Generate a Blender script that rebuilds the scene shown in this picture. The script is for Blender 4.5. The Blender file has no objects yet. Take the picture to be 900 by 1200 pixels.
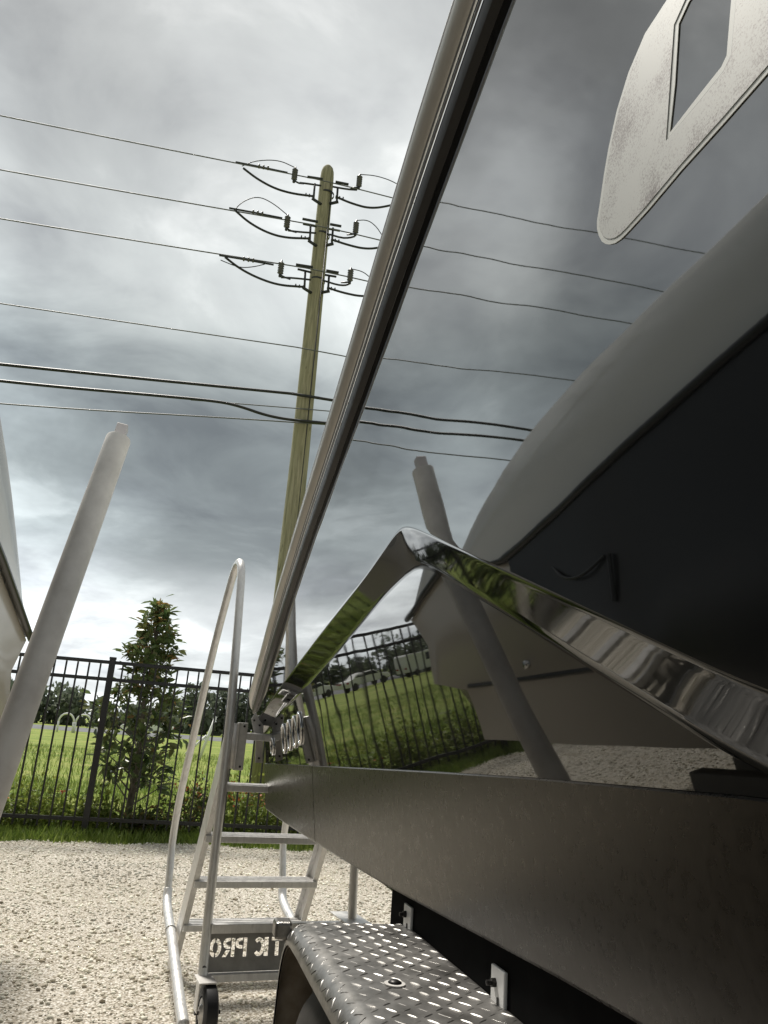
import bpy, bmesh, math, random
import numpy as np
from mathutils import Vector, Matrix
from mathutils.geometry import delaunay_2d_cdt
R = math.radians
random.seed(7)
rng = np.random.default_rng(7)
sc = bpy.context.scene
C = sc.collection

# ------------------------------------------------------------------ camera
CAM = Vector((0, 0, 1.15))
P_, r_, A_ = R(16.5), R(4.2), R(13.6)
F = Vector((math.sin(A_)*math.cos(P_), math.cos(A_)*math.cos(P_), math.sin(P_)))
R0 = Vector((math.cos(A_), -math.sin(A_), 0)); U0 = R0.cross(F)
RR = math.cos(r_)*R0 + math.sin(r_)*U0; UU = -math.sin(r_)*R0 + math.cos(r_)*U0
cd = bpy.data.cameras.new('camera'); cam = bpy.data.objects.new('camera', cd); C.objects.link(cam)
m = Matrix((RR, UU, -F)).transposed().to_4x4(); m.translation = CAM
cam.matrix_world = m
cd.sensor_fit = 'VERTICAL'; cd.sensor_height = 36; cd.lens = 27
cd.clip_start = .02; cd.clip_end = 6000
sc.camera = cam
sc.render.resolution_x, sc.render.resolution_y = 768, 1024
sc.view_settings.view_transform = 'Standard'; sc.view_settings.look = 'None'
sc.view_settings.exposure = 0.42; sc.view_settings.gamma = 1

# ------------------------------------------------------------------ node helper
class NT:
    def __init__(s, tree): s.t = tree; s.n = tree.nodes; s.l = tree.links
    def add(s, typ, ins=None, **kw):
        nd = s.n.new(typ)
        for k, v in kw.items(): setattr(nd, k, v)
        if ins:
            for k, v in ins.items():
                if isinstance(v, bpy.types.NodeSocket): s.l.new(v, nd.inputs[k])
                else: nd.inputs[k].default_value = v
        return nd
    def math(s, op, a, b=0.0, c=None, clamp=False):
        i = {0: a, 1: b}
        if c is not None: i[2] = c
        return s.add('ShaderNodeMath', i, operation=op, use_clamp=clamp).outputs[0]
    def ramp(s, fac, stops, interp='LINEAR'):
        nd = s.add('ShaderNodeValToRGB', {0: fac}); cr = nd.color_ramp; cr.interpolation = interp
        while len(cr.elements) < len(stops): cr.elements.new(.5)
        for e, (p, c) in zip(cr.elements, stops):
            e.position = p; e.color = (*c, 1) if len(c) == 3 else c
        return nd.outputs[0]
    def noise(s, vec, scale, detail=4, rough=.5, dist=0):
        return s.add('ShaderNodeTexNoise', {'Vector': vec, 'Scale': scale, 'Detail': detail, 'Roughness': rough, 'Distortion': dist}).outputs[0]
    def mix(s, fac, a, b, blend='MIX'):
        nd = s.add('ShaderNodeMix', data_type='RGBA', blend_type=blend)
        for k, v in ((0, fac), (6, a), (7, b)):
            if isinstance(v, bpy.types.NodeSocket): s.l.new(v, nd.inputs[k])
            else: nd.inputs[k].default_value = (*v, 1) if (isinstance(v, tuple) and len(v) == 3) else v
        return nd.outputs[2]

# ------------------------------------------------------------------ sky
SUN_AZ, SUN_EL = -24, 58       # degrees: azimuth from +Y towards +X, elevation
w = bpy.data.worlds.new('World'); sc.world = w; w.use_nodes = True
N = NT(w.node_tree); N.n.clear()
sky = N.add('ShaderNodeTexSky', sky_type='NISHITA', sun_disc=False)
sky.sun_elevation = R(SUN_EL); sky.sun_rotation = R(SUN_AZ)
tc = N.add('ShaderNodeTexCoord').outputs['Generated']
sep = N.add('ShaderNodeSeparateXYZ', {0: tc})
z = sep.outputs[2]; zc = N.math('MAXIMUM', z, 0.0)
den = N.math('ADD', zc, .22)
px = N.math('DIVIDE', sep.outputs[0], den); py = N.math('DIVIDE', sep.outputs[1], den)
pv = N.add('ShaderNodeCombineXYZ', {0: px, 1: py, 2: 8.3}).outputs[0]
n1 = N.noise(pv, .9, 7, .52, .25)
n2 = N.noise(pv, 2.6, 8, .55, .4)
n3 = N.noise(pv, .45, 3, .5)
zz = N.math('ADD', zc, N.math('MULTIPLY', N.math('SUBTRACT', n1, .5), .20))
zz = N.math('ADD', zz, N.math('MULTIPLY', N.math('SUBTRACT', n2, .5), .07), clamp=True)
base = N.ramp(zz, [(0, (.60, .63, .64)), (.11, (.60, .63, .64)), (.155, (.38, .41, .42)), (.205, (.18, .203, .212)), (.35, (.140, .159, .167)),
                   (.43, (.22, .245, .25)), (.50, (.38, .40, .40)), (.60, (.29, .305, .31)), (.70, (.33, .34, .34)), (.85, (.27, .28, .285)), (1, (.34, .34, .35))], 'B_SPLINE')
mod = N.ramp(n2, [(.32, (.68, .68, .70)), (.47, (.95, .95, .95)), (.57, (1.08, 1.08, 1.07)), (.67, (1.42, 1.40, 1.38))])
col = N.mix(1.0, base, mod, 'MULTIPLY')
big = N.ramp(n3, [(.35, (.86, .86, .87)), (.62, (1.12, 1.12, 1.11))])
col = N.mix(1.0, col, big, 'MULTIPLY')
# breaks and thick parts of the cloud deck, ragged by the same noise
wob = N.add('ShaderNodeTexNoise', {'Vector': pv, 'Scale': 2.2, 'Detail': 5, 'Roughness': .6}).outputs[1]
wv = N.add('ShaderNodeVectorMath', {0: wob, 1: (.5, .5, .5)}, operation='SUBTRACT').outputs[0]
wv = N.add('ShaderNodeVectorMath', {0: wv, 1: (.34, .34, .34)}, operation='MULTIPLY').outputs[0]
dv = N.add('ShaderNodeVectorMath', {0: N.add('ShaderNodeVectorMath', {0: tc, 1: wv}, operation='ADD').outputs[0]}, operation='NORMALIZE').outputs[0]
gain = None
for d, amp, wd in (((-.28, .78, .57), .45, .020), ((.19, .82, .54), .55, .022), ((.10, .67, .73), .40, .025), ((-.08, .70, .71), .22, .010), ((-.14, .74, .66), -.28, .018), ((-.21, .81, .53), -.10, .02),
                   ((-.02, .87, .49), .28, .012), ((-.37, .69, .62), 1.5, .006), ((-.35, .84, .43), .6, .010), ((-.42, .88, .23), 2.8, .020), ((-.19, .97, .14), .45, .010), ((-.60, .55, .58), .55, .03),
                   ((-.42, .60, .68), -.35, .010), ((-.46, .74, .50), -.25, .008), ((-.58, .67, .46), .15, .03), ((-.7, .6, .25), .6, .05), ((-.9, .2, .4), .3, .08), ((.7, .6, .4), .3, .08)):
    dn_ = Vector(d).normalized()
    dot = N.add('ShaderNodeVectorMath', {0: dv, 1: tuple(dn_)}, operation='DOT_PRODUCT').outputs[1]
    e = N.math('MULTIPLY', N.math('EXPONENT', N.math('DIVIDE', N.math('SUBTRACT', dot, 1.0), wd)), amp)
    gain = e if gain is None else N.math('ADD', gain, e)
gain = N.math('MAXIMUM', N.math('ADD', gain, 1.0), .5)
col = N.add('ShaderNodeVectorMath', {0: col, 3: gain}, operation='SCALE').outputs[0]
cl10 = N.add('ShaderNodeVectorMath', {0: col, 1: (10, 10, 10)}, operation='MULTIPLY').outputs[0]
allc = N.mix(.985, sky.outputs[0], cl10)
bg = N.add('ShaderNodeBackground', {0: allc, 1: .1})
N.l.new(bg.outputs[0], N.add('ShaderNodeOutputWorld').inputs[0])

sd = bpy.data.lights.new('sun', 'SUN'); sd.energy = 3.6; sd.angle = R(12); sd.color = (1, .95, .87)
sun = bpy.data.objects.new('sun', sd); C.objects.link(sun)
tosun = Vector((math.sin(R(SUN_AZ))*math.cos(R(SUN_EL)), math.cos(R(SUN_AZ))*math.cos(R(SUN_EL)), math.sin(R(SUN_EL))))
sun.rotation_euler = tosun.to_track_quat('Z', 'Y').to_euler()

# ------------------------------------------------------------------ materials
def mat(name, base=(.5, .5, .5), rough=.5, metal=0., ior=1.45, bump=None, coat=0., fn=None, spec=.5):
    mt = bpy.data.materials.new(name); mt.use_nodes = True
    n = NT(mt.node_tree); b = mt.node_tree.nodes['Principled BSDF']
    b.inputs['Base Color'].default_value = (*base, 1); b.inputs['Roughness'].default_value = rough
    b.inputs['Metallic'].default_value = metal; b.inputs['IOR'].default_value = ior
    b.inputs['Coat Weight'].default_value = coat; b.inputs['Specular IOR Level'].default_value = spec
    co = n.add('ShaderNodeTexCoord').outputs['Object']
    if fn: fn(n, b, co)
    if bump:
        sc_, st, det = bump
        bp = n.add('ShaderNodeBump', {'Height': n.noise(co, sc_, det), 'Strength': st, 'Distance': .01})
        n.l.new(bp.outputs[0], b.inputs['Normal'])
    return mt
def varied(c1, c2, scale, detail=5, lo=.35, hi=.65, r=None):
    def fn(n, b, co):
        f = n.noise(co, scale, detail, .6)
        n.l.new(n.ramp(f, [(lo, c1), (hi, c2)]), b.inputs['Base Color'])
        if r: n.l.new(n.ramp(f, [(lo, (r[0],)*3), (hi, (r[1],)*3)]), b.inputs['Roughness'])
    return fn
def leafmat(name, cols, rough=.45, big=None):
    def fn(n, b, co):
        rnd = n.add('ShaderNodeNewGeometry').outputs['Random Per Island']
        k = len(cols); c = n.ramp(rnd, [(i/(k-1), x) for i, x in enumerate(cols)])
        v = n.ramp(n.noise(co, big or 1.5, 3), [(.35, (.65, .65, .6)), (.65, (1.2, 1.2, 1.1))])
        n.l.new(n.mix(1.0, c, v, 'MULTIPLY'), b.inputs['Base Color'])
    mt = mat(name, rough=rough, fn=fn)
    if name not in ('gravel_stone', 'orange_flower'):      # light passes through leaves and blades
        n = NT(mt.node_tree); p = mt.node_tree.nodes['Principled BSDF']
        tr = n.add('ShaderNodeBsdfTranslucent'); n.l.new(p.inputs['Base Color'].links[0].from_socket, tr.inputs[0])
        mx = n.add('ShaderNodeMixShader', {0: .38}); n.l.new(p.outputs[0], mx.inputs[1]); n.l.new(tr.outputs[0], mx.inputs[2])
        n.l.new(mx.outputs[0], mt.node_tree.nodes['Material Output'].inputs[0])
    return mt

def hull_fn(n, b, co):
    mp = n.add('ShaderNodeMapping', {0: co, 3: (1, .8, 1)}).outputs[0]
    h = n.noise(mp, 2.2, 2, .4)
    h2 = n.noise(co, 90, 2, .5)
    hh = n.math('ADD', n.math('MULTIPLY', h, .9), n.math('MULTIPLY', h2, .0012))
    bp = n.add('ShaderNodeBump', {'Height': hh, 'Strength': 1.0, 'Distance': .0022})
    n.l.new(bp.outputs[0], b.inputs['Normal'])
    sp = n.noise(co, 260, 2, .6)      # dust specks on the gelcoat
    n.l.new(n.ramp(sp, [(.70, (.02, .02, .02)), (.80, (.10, .10, .10))]), b.inputs['Roughness'])
    n.l.new(n.ramp(sp, [(.72, (.006, .0065, .007)), (.82, (.02, .02, .02))]), b.inputs['Base Color'])
M = {}
def ridge_fn(n, b, co):
    hull_fn(n, b, co)
    f = n.noise(co, 40, 4, .6); n.l.new(n.ramp(f, [(.4, (.03,)*3), (.7, (.06,)*3)]), b.inputs['Roughness'])
M['gel_ridge'] = mat('ridge_gelcoat', (.006, .0065, .007), .1, ior=1.5, fn=ridge_fn)
def lower_fn(n, b, co):
    hull_fn(n, b, co)
    f = n.noise(co, 9, 5, .6); n.l.new(n.ramp(f, [(.35, (.014,)*3), (.7, (.030,)*3)]), b.inputs['Roughness'])
    n.l.new(n.ramp(f, [(.35, (.012, .012, .0115)), (.7, (.022, .021, .020))]), b.inputs['Base Color'])
M['gel_lower'] = mat('lower_gelcoat', (.006, .0065, .007), .02, ior=2.0, fn=lower_fn)
M['gelcoat'] = mat('black_gelcoat', (.006, .0065, .007), .02, ior=2.9, fn=hull_fn)
def strip_fn(n, b, co):
    f = n.noise(n.add('ShaderNodeMapping', {0: co, 3: (1, 1, .9)}).outputs[0], 60, 6, .6)
    f2 = n.noise(co, 3, 4, .6)
    b.inputs['Specular Tint'].default_value = (1, .90, .78, 1)
    c = n.mix(f2, (.009, .0068, .005), (.014, .0107, .0078))
    n.l.new(n.mix(n.ramp(f, [(.45, (0, 0, 0)), (.75, (.5, .5, .5))]), c, (.020, .016, .0125)), b.inputs['Base Color'])
    n.l.new(n.ramp(f, [(.35, (.26, .26, .26)), (.7, (.33, .33, .33))]), b.inputs['Roughness'])
    bp = n.add('ShaderNodeBump', {'Height': f, 'Strength': .12, 'Distance': .002})
    n.l.new(bp.outputs[0], b.inputs['Normal'])
M['antifoul'] = mat('grey_antifouling', rough=.42, ior=1.55, fn=strip_fn)
M['rail_metal'] = mat('rail_cap', (.70, .675, .62), .30, .10, bump=(30, .05, 3))
M['rail_lip'] = mat('rail_lip', (.30, .30, .31), .3, .3)
M['rail_steel'] = mat('rail_steel', (.75, .75, .74), .12, 1.0)
M['rail_rubber'] = mat('rail_rubber', (.003, .003, .0035), .8, spec=.15)
M['rail_vinyl'] = mat('rail_vinyl', (.05, .047, .045), .4, bump=(60, .08, 3))
def galv(n, b, co):
    f = n.noise(n.add('ShaderNodeMapping', {0: co, 3: (1, 1, .3)}).outputs[0], 34, 6, .65)
    n.l.new(n.ramp(f, [(.3, (.56, .55, .54)), (.55, (.72, .71, .69)), (.75, (.52, .51, .49))]), b.inputs['Base Color'])
    n.l.new(n.ramp(f, [(.3, (.30,)*3), (.7, (.50,)*3)]), b.inputs['Roughness'])
    bp = n.add('ShaderNodeBump', {'Height': f, 'Strength': .15, 'Distance': .003}); n.l.new(bp.outputs[0], b.inputs['Normal'])
M['alu'] = mat('weathered_aluminium', rough=.38, metal=.55, fn=galv)
M['alu_pale'] = mat('pale_aluminium', (.66, .64, .61), .45, .25, fn=varied((.55, .53, .50), (.70, .68, .65), 25))
M['alu_dark'] = mat('grey_aluminium_sheet', rough=.45, metal=.5, fn=varied((.22, .21, .20), (.33, .32, .30), 9))
def fend(n, b, co):
    f = n.noise(co, 22, 6, .65); f2 = n.noise(co, 5, 3, .6)
    n.l.new(n.ramp(f, [(.3, (.16, .155, .145)), (.7, (.36, .35, .335))]), b.inputs['Base Color'])
    n.l.new(n.ramp(f2, [(.3, (.30,)*3), (.7, (.46,)*3)]), b.inputs['Roughness'])
M['fender'] = mat('diamond_plate', rough=.3, metal=.85, fn=fend)
M['fender_in'] = mat('fender_underside', rough=.7, metal=.2, fn=varied((.20, .165, .125), (.38, .33, .27), 14))
M['chrome'] = mat('chrome', (.85, .84, .83), .05, 1.0)
M['black'] = mat('black_frame_paint', (.004, .004, .004), .9, fn=varied((.002, .002, .002), (.006, .006, .006), 12), spec=.08)
M['tyre'] = mat('tyre_rubber', (.016, .016, .016), .7, fn=varied((.028, .027, .026), (.06, .056, .052), 20))
M['rubber'] = mat('wheel_rubber', (.010, .010, .011), .55)
M['bolt'] = mat('dark_bolt', (.03, .028, .027), .4, .6)
M['decal_edge'] = mat('decal_border', (.84, .86, .81), .5)
def flake(n, b, co):
    f = n.noise(co, 420, 3, .7); g = n.noise(co, 9, 4, .6)
    q = n.math('ADD', n.math('MULTIPLY', f, .55), n.math('MULTIPLY', g, .75))
    n.l.new(n.ramp(q, [(.54, (.24, .22, .21)), (.62, (.46, .445, .425)), (.70, (.68, .69, .655))]), b.inputs['Base Color'])
M['decal'] = mat('silver_flake_decal', rough=.5, metal=.05, fn=flake)
M['decal_line'] = mat('decal_inner_line', (.20, .21, .20), .4)
M['fence'] = mat('black_powder_coat', (.008, .008, .009), .35, bump=(80, .05, 2))
def wood(n, b, co):
    mp = n.add('ShaderNodeMapping', {0: co, 3: (1, 1, .06)}).outputs[0]
    f = n.noise(mp, 22, 7, .65, .6); g = n.noise(co, 1.1, 4, .6); k = n.noise(n.add('ShaderNodeMapping', {0: co, 3: (1, 1, .35)}).outputs[0], 7, 2, .5)
    c = n.ramp(f, [(.30, (.13, .12, .075)), (.50, (.27, .25, .165)), (.68, (.39, .355, .25))])
    c = n.mix(n.ramp(g, [(.42, (0, 0, 0)), (.68, (.5, .5, .5))]), c, (.27, .25, .14))
    c = n.mix(n.ramp(k, [(.68, (0, 0, 0)), (.74, (.75, .75, .75))]), c, (.05, .042, .02))
    n.l.new(c, b.inputs['Base Color'])
    bp = n.add('ShaderNodeBump', {'Height': f, 'Strength': .5, 'Distance': .02}); n.l.new(bp.outputs[0], b.inputs['Normal'])
M['wood'] = mat('treated_pine', rough=.85, fn=wood)
M['wire'] = mat('bare_wire', (.10, .105, .11), .5)
M['cable'] = mat('black_cable', (.012, .013, .014), .5)
M['hardware'] = mat('pole_hardware', (.035, .037, .04), .5, .3)
M['insul'] = mat('grey_insulator', (.085, .082, .08), .35)
M['pvc'] = mat('pvc_sleeve', rough=.5, fn=varied((.60, .575, .545), (.76, .735, .70), 7))
M['galv_end'] = mat('galvanised_end', (.62, .58, .56), .35, .5)
M['gel_white'] = mat('white_gelcoat', (.66, .66, .64), .10, ior=1.5)
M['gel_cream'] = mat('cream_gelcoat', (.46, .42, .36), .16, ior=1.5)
M['boat_black'] = mat('black_trim_and_shade', (.012, .012, .012), .3)
M['trailer'] = mat('trailer_paint', (.13, .13, .13), .5, .3)
M['white'] = mat('white_paint', (.78, .78, .77), .4)
M['glass'] = mat('dark_glass', (.02, .025, .03), .05)
M['lamp_red'] = mat('red_lamp', (.35, .02, .015), .2)
M['asphalt'] = mat('asphalt', rough=.9, fn=varied((.11, .115, .12), (.17, .175, .18), .3))
M['bark'] = mat('bark', rough=.9, fn=varied((.10, .085, .07), (.22, .19, .16), 18))
M['magnolia'] = leafmat('magnolia_leaf', [(.05, .09, .035), (.10, .15, .055), (.22, .27, .13), (.13, .18, .07), (.16, .16, .06), (.28, .30, .16)], .3)
M['bronze'] = leafmat('magnolia_new_leaf', [(.30, .18, .07), (.40, .24, .10), (.22, .17, .06), (.14, .17, .06), (.24, .24, .10)], .35)
M['shrub'] = leafmat('shrub_leaf', [(.09, .14, .025), (.18, .24, .045), (.30, .34, .08), (.13, .17, .035)], .5)
M['shrub2'] = leafmat('shrub_leaf_dark', [(.045, .075, .02), (.08, .12, .03), (.16, .19, .06), (.22, .13, .04)], .5)
M['flower'] = leafmat('orange_flower', [(.55, .10, .04), (.62, .20, .06), (.45, .12, .07)], .5)
M['wood_far'] = leafmat('far_foliage', [(.10, .125, .10), (.13, .155, .12), (.16, .18, .14), (.11, .135, .105)], .8, .08)
M['grass_blade'] = leafmat('grass_blade', [(.09, .15, .02), (.15, .22, .04), (.22, .28, .06), (.13, .18, .04)], .55)
def field_fn(n, b, co):
    f = n.noise(co, .55, 8, .65); g = n.noise(co, 9, 6, .7)
    c = n.ramp(f, [(.32, (.10, .155, .02)), (.48, (.19, .25, .04)), (.60, (.26, .29, .07)), (.72, (.32, .31, .12))])
    v = n.ramp(g, [(.3, (.55, .55, .5)), (.6, (1.15, 1.15, 1.1))])
    n.l.new(n.mix(1.0, c, v, 'MULTIPLY'), b.inputs['Base Color'])
    bp = n.add('ShaderNodeBump', {'Height': g, 'Strength': .7, 'Distance': .05}); n.l.new(bp.outputs[0], b.inputs['Normal'])
M['field'] = mat('field_grass', rough=.8, fn=field_fn, spec=.2)
def gravel_fn(n, b, co):
    v = n.add('ShaderNodeTexVoronoi', {'Vector': co, 'Scale': 88.0, 'Randomness': 1.0})
    vb = n.add('ShaderNodeTexVoronoi', {'Vector': co, 'Scale': 41.0, 'Randomness': 1.0})
    hs = n.add('ShaderNodeSeparateColor', {0: v.outputs['Color']}).outputs[0]
    c = n.ramp(hs, [(0, (.50, .46, .39)), (.3, (.68, .64, .565)), (.75, (.80, .77, .71)), (1, (.86, .84, .80))])
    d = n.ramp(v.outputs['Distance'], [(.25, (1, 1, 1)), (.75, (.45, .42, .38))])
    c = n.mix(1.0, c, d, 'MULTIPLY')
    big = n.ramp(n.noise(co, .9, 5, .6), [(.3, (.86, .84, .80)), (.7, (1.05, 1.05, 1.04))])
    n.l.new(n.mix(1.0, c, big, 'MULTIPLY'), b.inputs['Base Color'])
    h = n.math('ADD', n.math('MULTIPLY', v.outputs['Distance'], -1.0), n.math('MULTIPLY', vb.outputs['Distance'], -1.2))
    bp = n.add('ShaderNodeBump', {'Height': h, 'Strength': .8, 'Distance': .008}); n.l.new(bp.outputs[0], b.inputs['Normal'])
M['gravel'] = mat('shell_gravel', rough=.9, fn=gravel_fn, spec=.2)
M['stone'] = leafmat('gravel_stone', [(.34, .29, .23), (.62, .57, .50), (.78, .75, .68), (.84, .82, .77), (.72, .68, .61)], .85, .8)

# ------------------------------------------------------------------ mesh helpers
def tag(o, label=None, cat=None, group=None, kind=None):
    if label: o['label'] = label
    if cat: o['category'] = cat
    if group: o['group'] = group
    if kind: o['kind'] = kind
    return o
def empty(name, loc, label, cat, group=None):
    o = bpy.data.objects.new(name, None); C.objects.link(o); o.location = loc
    o.empty_display_size = .1
    return tag(o, label, cat, group)
def mesh_obj(name, me, mt, parent=None, smooth=False):
    o = bpy.data.objects.new(name, me); C.objects.link(o)
    if mt:
        me.materials.clear()
        for x in (mt if isinstance(mt, (list, tuple)) else [mt]): me.materials.append(x)
    if smooth: me.polygons.foreach_set('use_smooth', [True]*len(me.polygons))
    if parent:
        o.parent = parent
        o.matrix_parent_inverse = Matrix.Translation(-world_loc(parent))
    return o
def world_loc(o):
    l = Vector(o.location)
    if o.parent: l = l  # children are modelled in world space with identity offsets
    return l if o.parent is None else Vector((0, 0, 0))
class MB:
    def __init__(s): s.v = []; s.f = []; s.m = []
    def quad(s, *pts, mi=0):
        i = len(s.v); s.v += [tuple(p) for p in pts]; s.f.append(tuple(range(i, i+len(pts)))); s.m.append(mi)
    def box(s, c, size, ax=None, mi=0):
        c = Vector(c); X, Y, Z = ax or (Vector((1, 0, 0)), Vector((0, 1, 0)), Vector((0, 0, 1)))
        h = [x/2 for x in size]; i = len(s.v)
        for a in (-1, 1):
            for b in (-1, 1):
                for d in (-1, 1): s.v.append(tuple(c+X*a*h[0]+Y*b*h[1]+Z*d*h[2]))
        for f in ((0, 1, 3, 2), (4, 6, 7, 5), (0, 4, 5, 1), (2, 3, 7, 6), (0, 2, 6, 4), (1, 5, 7, 3)):
            s.f.append(tuple(i+k for k in f)); s.m.append(mi)
        return s
    def tube(s, pts, rad, n=10, cap=True, mi=0):
        pts = [Vector(p) for p in pts]; k = len(pts)
        if not isinstance(rad, (list, tuple)): rad = [rad]*k
        i0 = len(s.v); prev = None
        for j, p in enumerate(pts):
            t = (pts[min(j+1, k-1)]-pts[max(j-1, 0)]).normalized()
            if prev is None:
                a = t.orthogonal().normalized()
            else:
                a = (prev - t*prev.dot(t)).normalized()
            prev = a; b = t.cross(a)
            for q in range(n):
                an = 2*math.pi*q/n; s.v.append(tuple(p+(a*math.cos(an)+b*math.sin(an))*rad[j]))
        for j in range(k-1):
            for q in range(n):
                q2 = (q+1) % n
                s.f.append((i0+j*n+q, i0+j*n+q2, i0+(j+1)*n+q2, i0+(j+1)*n+q)); s.m.append(mi)
        if cap:
            s.f.append(tuple(i0+q for q in range(n))[::-1]); s.m.append(mi)
            s.f.append(tuple(i0+(k-1)*n+q for q in range(n))); s.m.append(mi)
        return s
    def loft(s, rings, closed=False, cap=False, mi=0):
        i0 = len(s.v); n = len(rings[0])
        for r in rings: s.v += [tuple(p) for p in r]
        for j in range(len(rings)-1):
            for q in range(n if closed else n-1):
                q2 = (q+1) % n
                s.f.append((i0+j*n+q, i0+j*n+q2, i0+(j+1)*n+q2, i0+(j+1)*n+q)); s.m.append(mi)
        if cap:
            s.f.append(tuple(i0+q for q in range(n))[::-1]); s.m.append(mi)
            s.f.append(tuple(i0+(len(rings)-1)*n+q for q in range(n))); s.m.append(mi)
        return s
    def build(s, name, mt, parent=None, smooth=False, bevel=0, seg=2, fixn=True, auto=None):
        me = bpy.data.meshes.new(name); me.from_pydata(s.v, [], s.f)
        o = mesh_obj(name, me, mt, parent, smooth)
        if isinstance(mt, (list, tuple)): me.polygons.foreach_set('material_index', s.m)
        if fixn:
            bm = bmesh.new(); bm.from_mesh(me); bmesh.ops.recalc_face_normals(bm, faces=bm.faces); bm.to_mesh(me); bm.free()
        if bevel:
            b = o.modifiers.new('bevel', 'BEVEL'); b.width = bevel; b.segments = seg; b.limit_method = 'ANGLE'
        if auto is not None:
            me.set_sharp_from_angle(angle=R(auto))
        me.update()
        return o
def lerp(tab, x):
    if x <= tab[0][0]: return tab[0][1]
    for (a, b), (c, d) in zip(tab, tab[1:]):
        if x <= c: return b+(d-b)*(x-a)/(c-a)
    return tab[-1][1]
def smoothpath(pts, it=2):
    pts = [Vector(p) for p in pts]
    for _ in range(it):
        o = [pts[0]]
        for a, b in zip(pts, pts[1:]): o += [a*.75+b*.25, a*.25+b*.75]
        o.append(pts[-1]); pts = o
    return pts
def lathe(mb, centre, axis, prof, n=24, mi=0):
    """prof: (distance along axis, radius)"""
    axis = Vector(axis).normalized(); a = axis.orthogonal().normalized(); b = axis.cross(a); c = Vector(centre)
    mb.loft([[c+axis*h+(a*math.cos(2*math.pi*q/n)+b*math.sin(2*math.pi*q/n))*r for q in range(n)] for h, r in prof], closed=True, mi=mi)
    return mb
def plate(name, outer, holes, to3, thick, mt, parent, bevel=0):
    """flat sheet with holes: 2D outlines mapped by to3(u,v,depth)"""
    loops = [outer]+holes
    flat = [p for l in loops for p in l]; edges = []; k = 0
    for l in loops:
        edges += [(k+i, k+(i+1) % len(l)) for i in range(len(l))]; k += len(l)
    sc_ = 100.0
    vo, _, fo, _, _, _ = delaunay_2d_cdt([Vector((p[0]*sc_, p[1]*sc_)) for p in flat], edges, [], 0, 1e-6)
    def inside(q, l):
        r = False; n_ = len(l)
        for i in range(n_):
            a, b = l[i], l[(i+1) % n_]
            if (a[1] > q[1]) != (b[1] > q[1]) and q[0] < (b[0]-a[0])*(q[1]-a[1])/(b[1]-a[1])+a[0]: r = not r
        return r
    tris = []
    for t in fo:
        q = [sum(vo[i][k]/sc_ for i in t)/len(t) for k in (0, 1)]
        if inside(q, outer) and not any(inside(q, l) for l in holes): tris.append(tuple(t))
    flat = [(p[0]/sc_, p[1]/sc_) for p in vo]
    n = len(flat)
    v = [to3(p[0], p[1], 0) for p in flat]+[to3(p[0], p[1], thick) for p in flat]
    f = [tuple(t) for t in tris]+[tuple(i+n for i in t[::-1]) for t in tris]
    base_ = len(v)
    for l in loops: v += [to3(p[0], p[1], 0) for p in l]+[to3(p[0], p[1], thick) for p in l]
    for l in loops:
        m_ = len(l)
        for i in range(m_): f.append((base_+i, base_+(i+1) % m_, base_+m_+(i+1) % m_, base_+m_+i))
        base_ += 2*m_
    loops = []
    k = 0
    for l in loops:
        m_ = len(l)
        for i in range(m_): f.append((k+i, k+(i+1) % m_, n+k+(i+1) % m_, n+k+i))
        k += m_
    mb = MB(); mb.v = [tuple(x) for x in v]; mb.f = f; mb.m = [0]*len(f)
    return mb.build(name, mt, parent)

# ------------------------------------------------------------------ ground, gravel yard, field, road
def fence_y(x): return 8.90-.0*x
gm = MB(); 
S = 2600
gm.quad((-S, -S, -.01), (S, -S, -.01), (S, S, -.01), (-S, S, -.01))
gr = gm.build('ground', M['field'], None, fixn=False); tag(gr, kind='structure')
def gravel_edge(x):
    return 8.50+.02*x+.10*math.sin(x*1.7+1)+.06*math.sin(x*4.3)+.035*math.sin(x*11.1+2)
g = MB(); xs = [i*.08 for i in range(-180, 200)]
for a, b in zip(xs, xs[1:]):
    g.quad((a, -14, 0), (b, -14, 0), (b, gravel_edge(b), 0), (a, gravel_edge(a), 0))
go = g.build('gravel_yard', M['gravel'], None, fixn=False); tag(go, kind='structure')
g = MB(); g.quad((-500, 74, .0), (500, 74, .0), (500, 104, .0), (-500, 104, .0))
tag(g.build('road', M['asphalt'], None, fixn=False), kind='structure')

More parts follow.
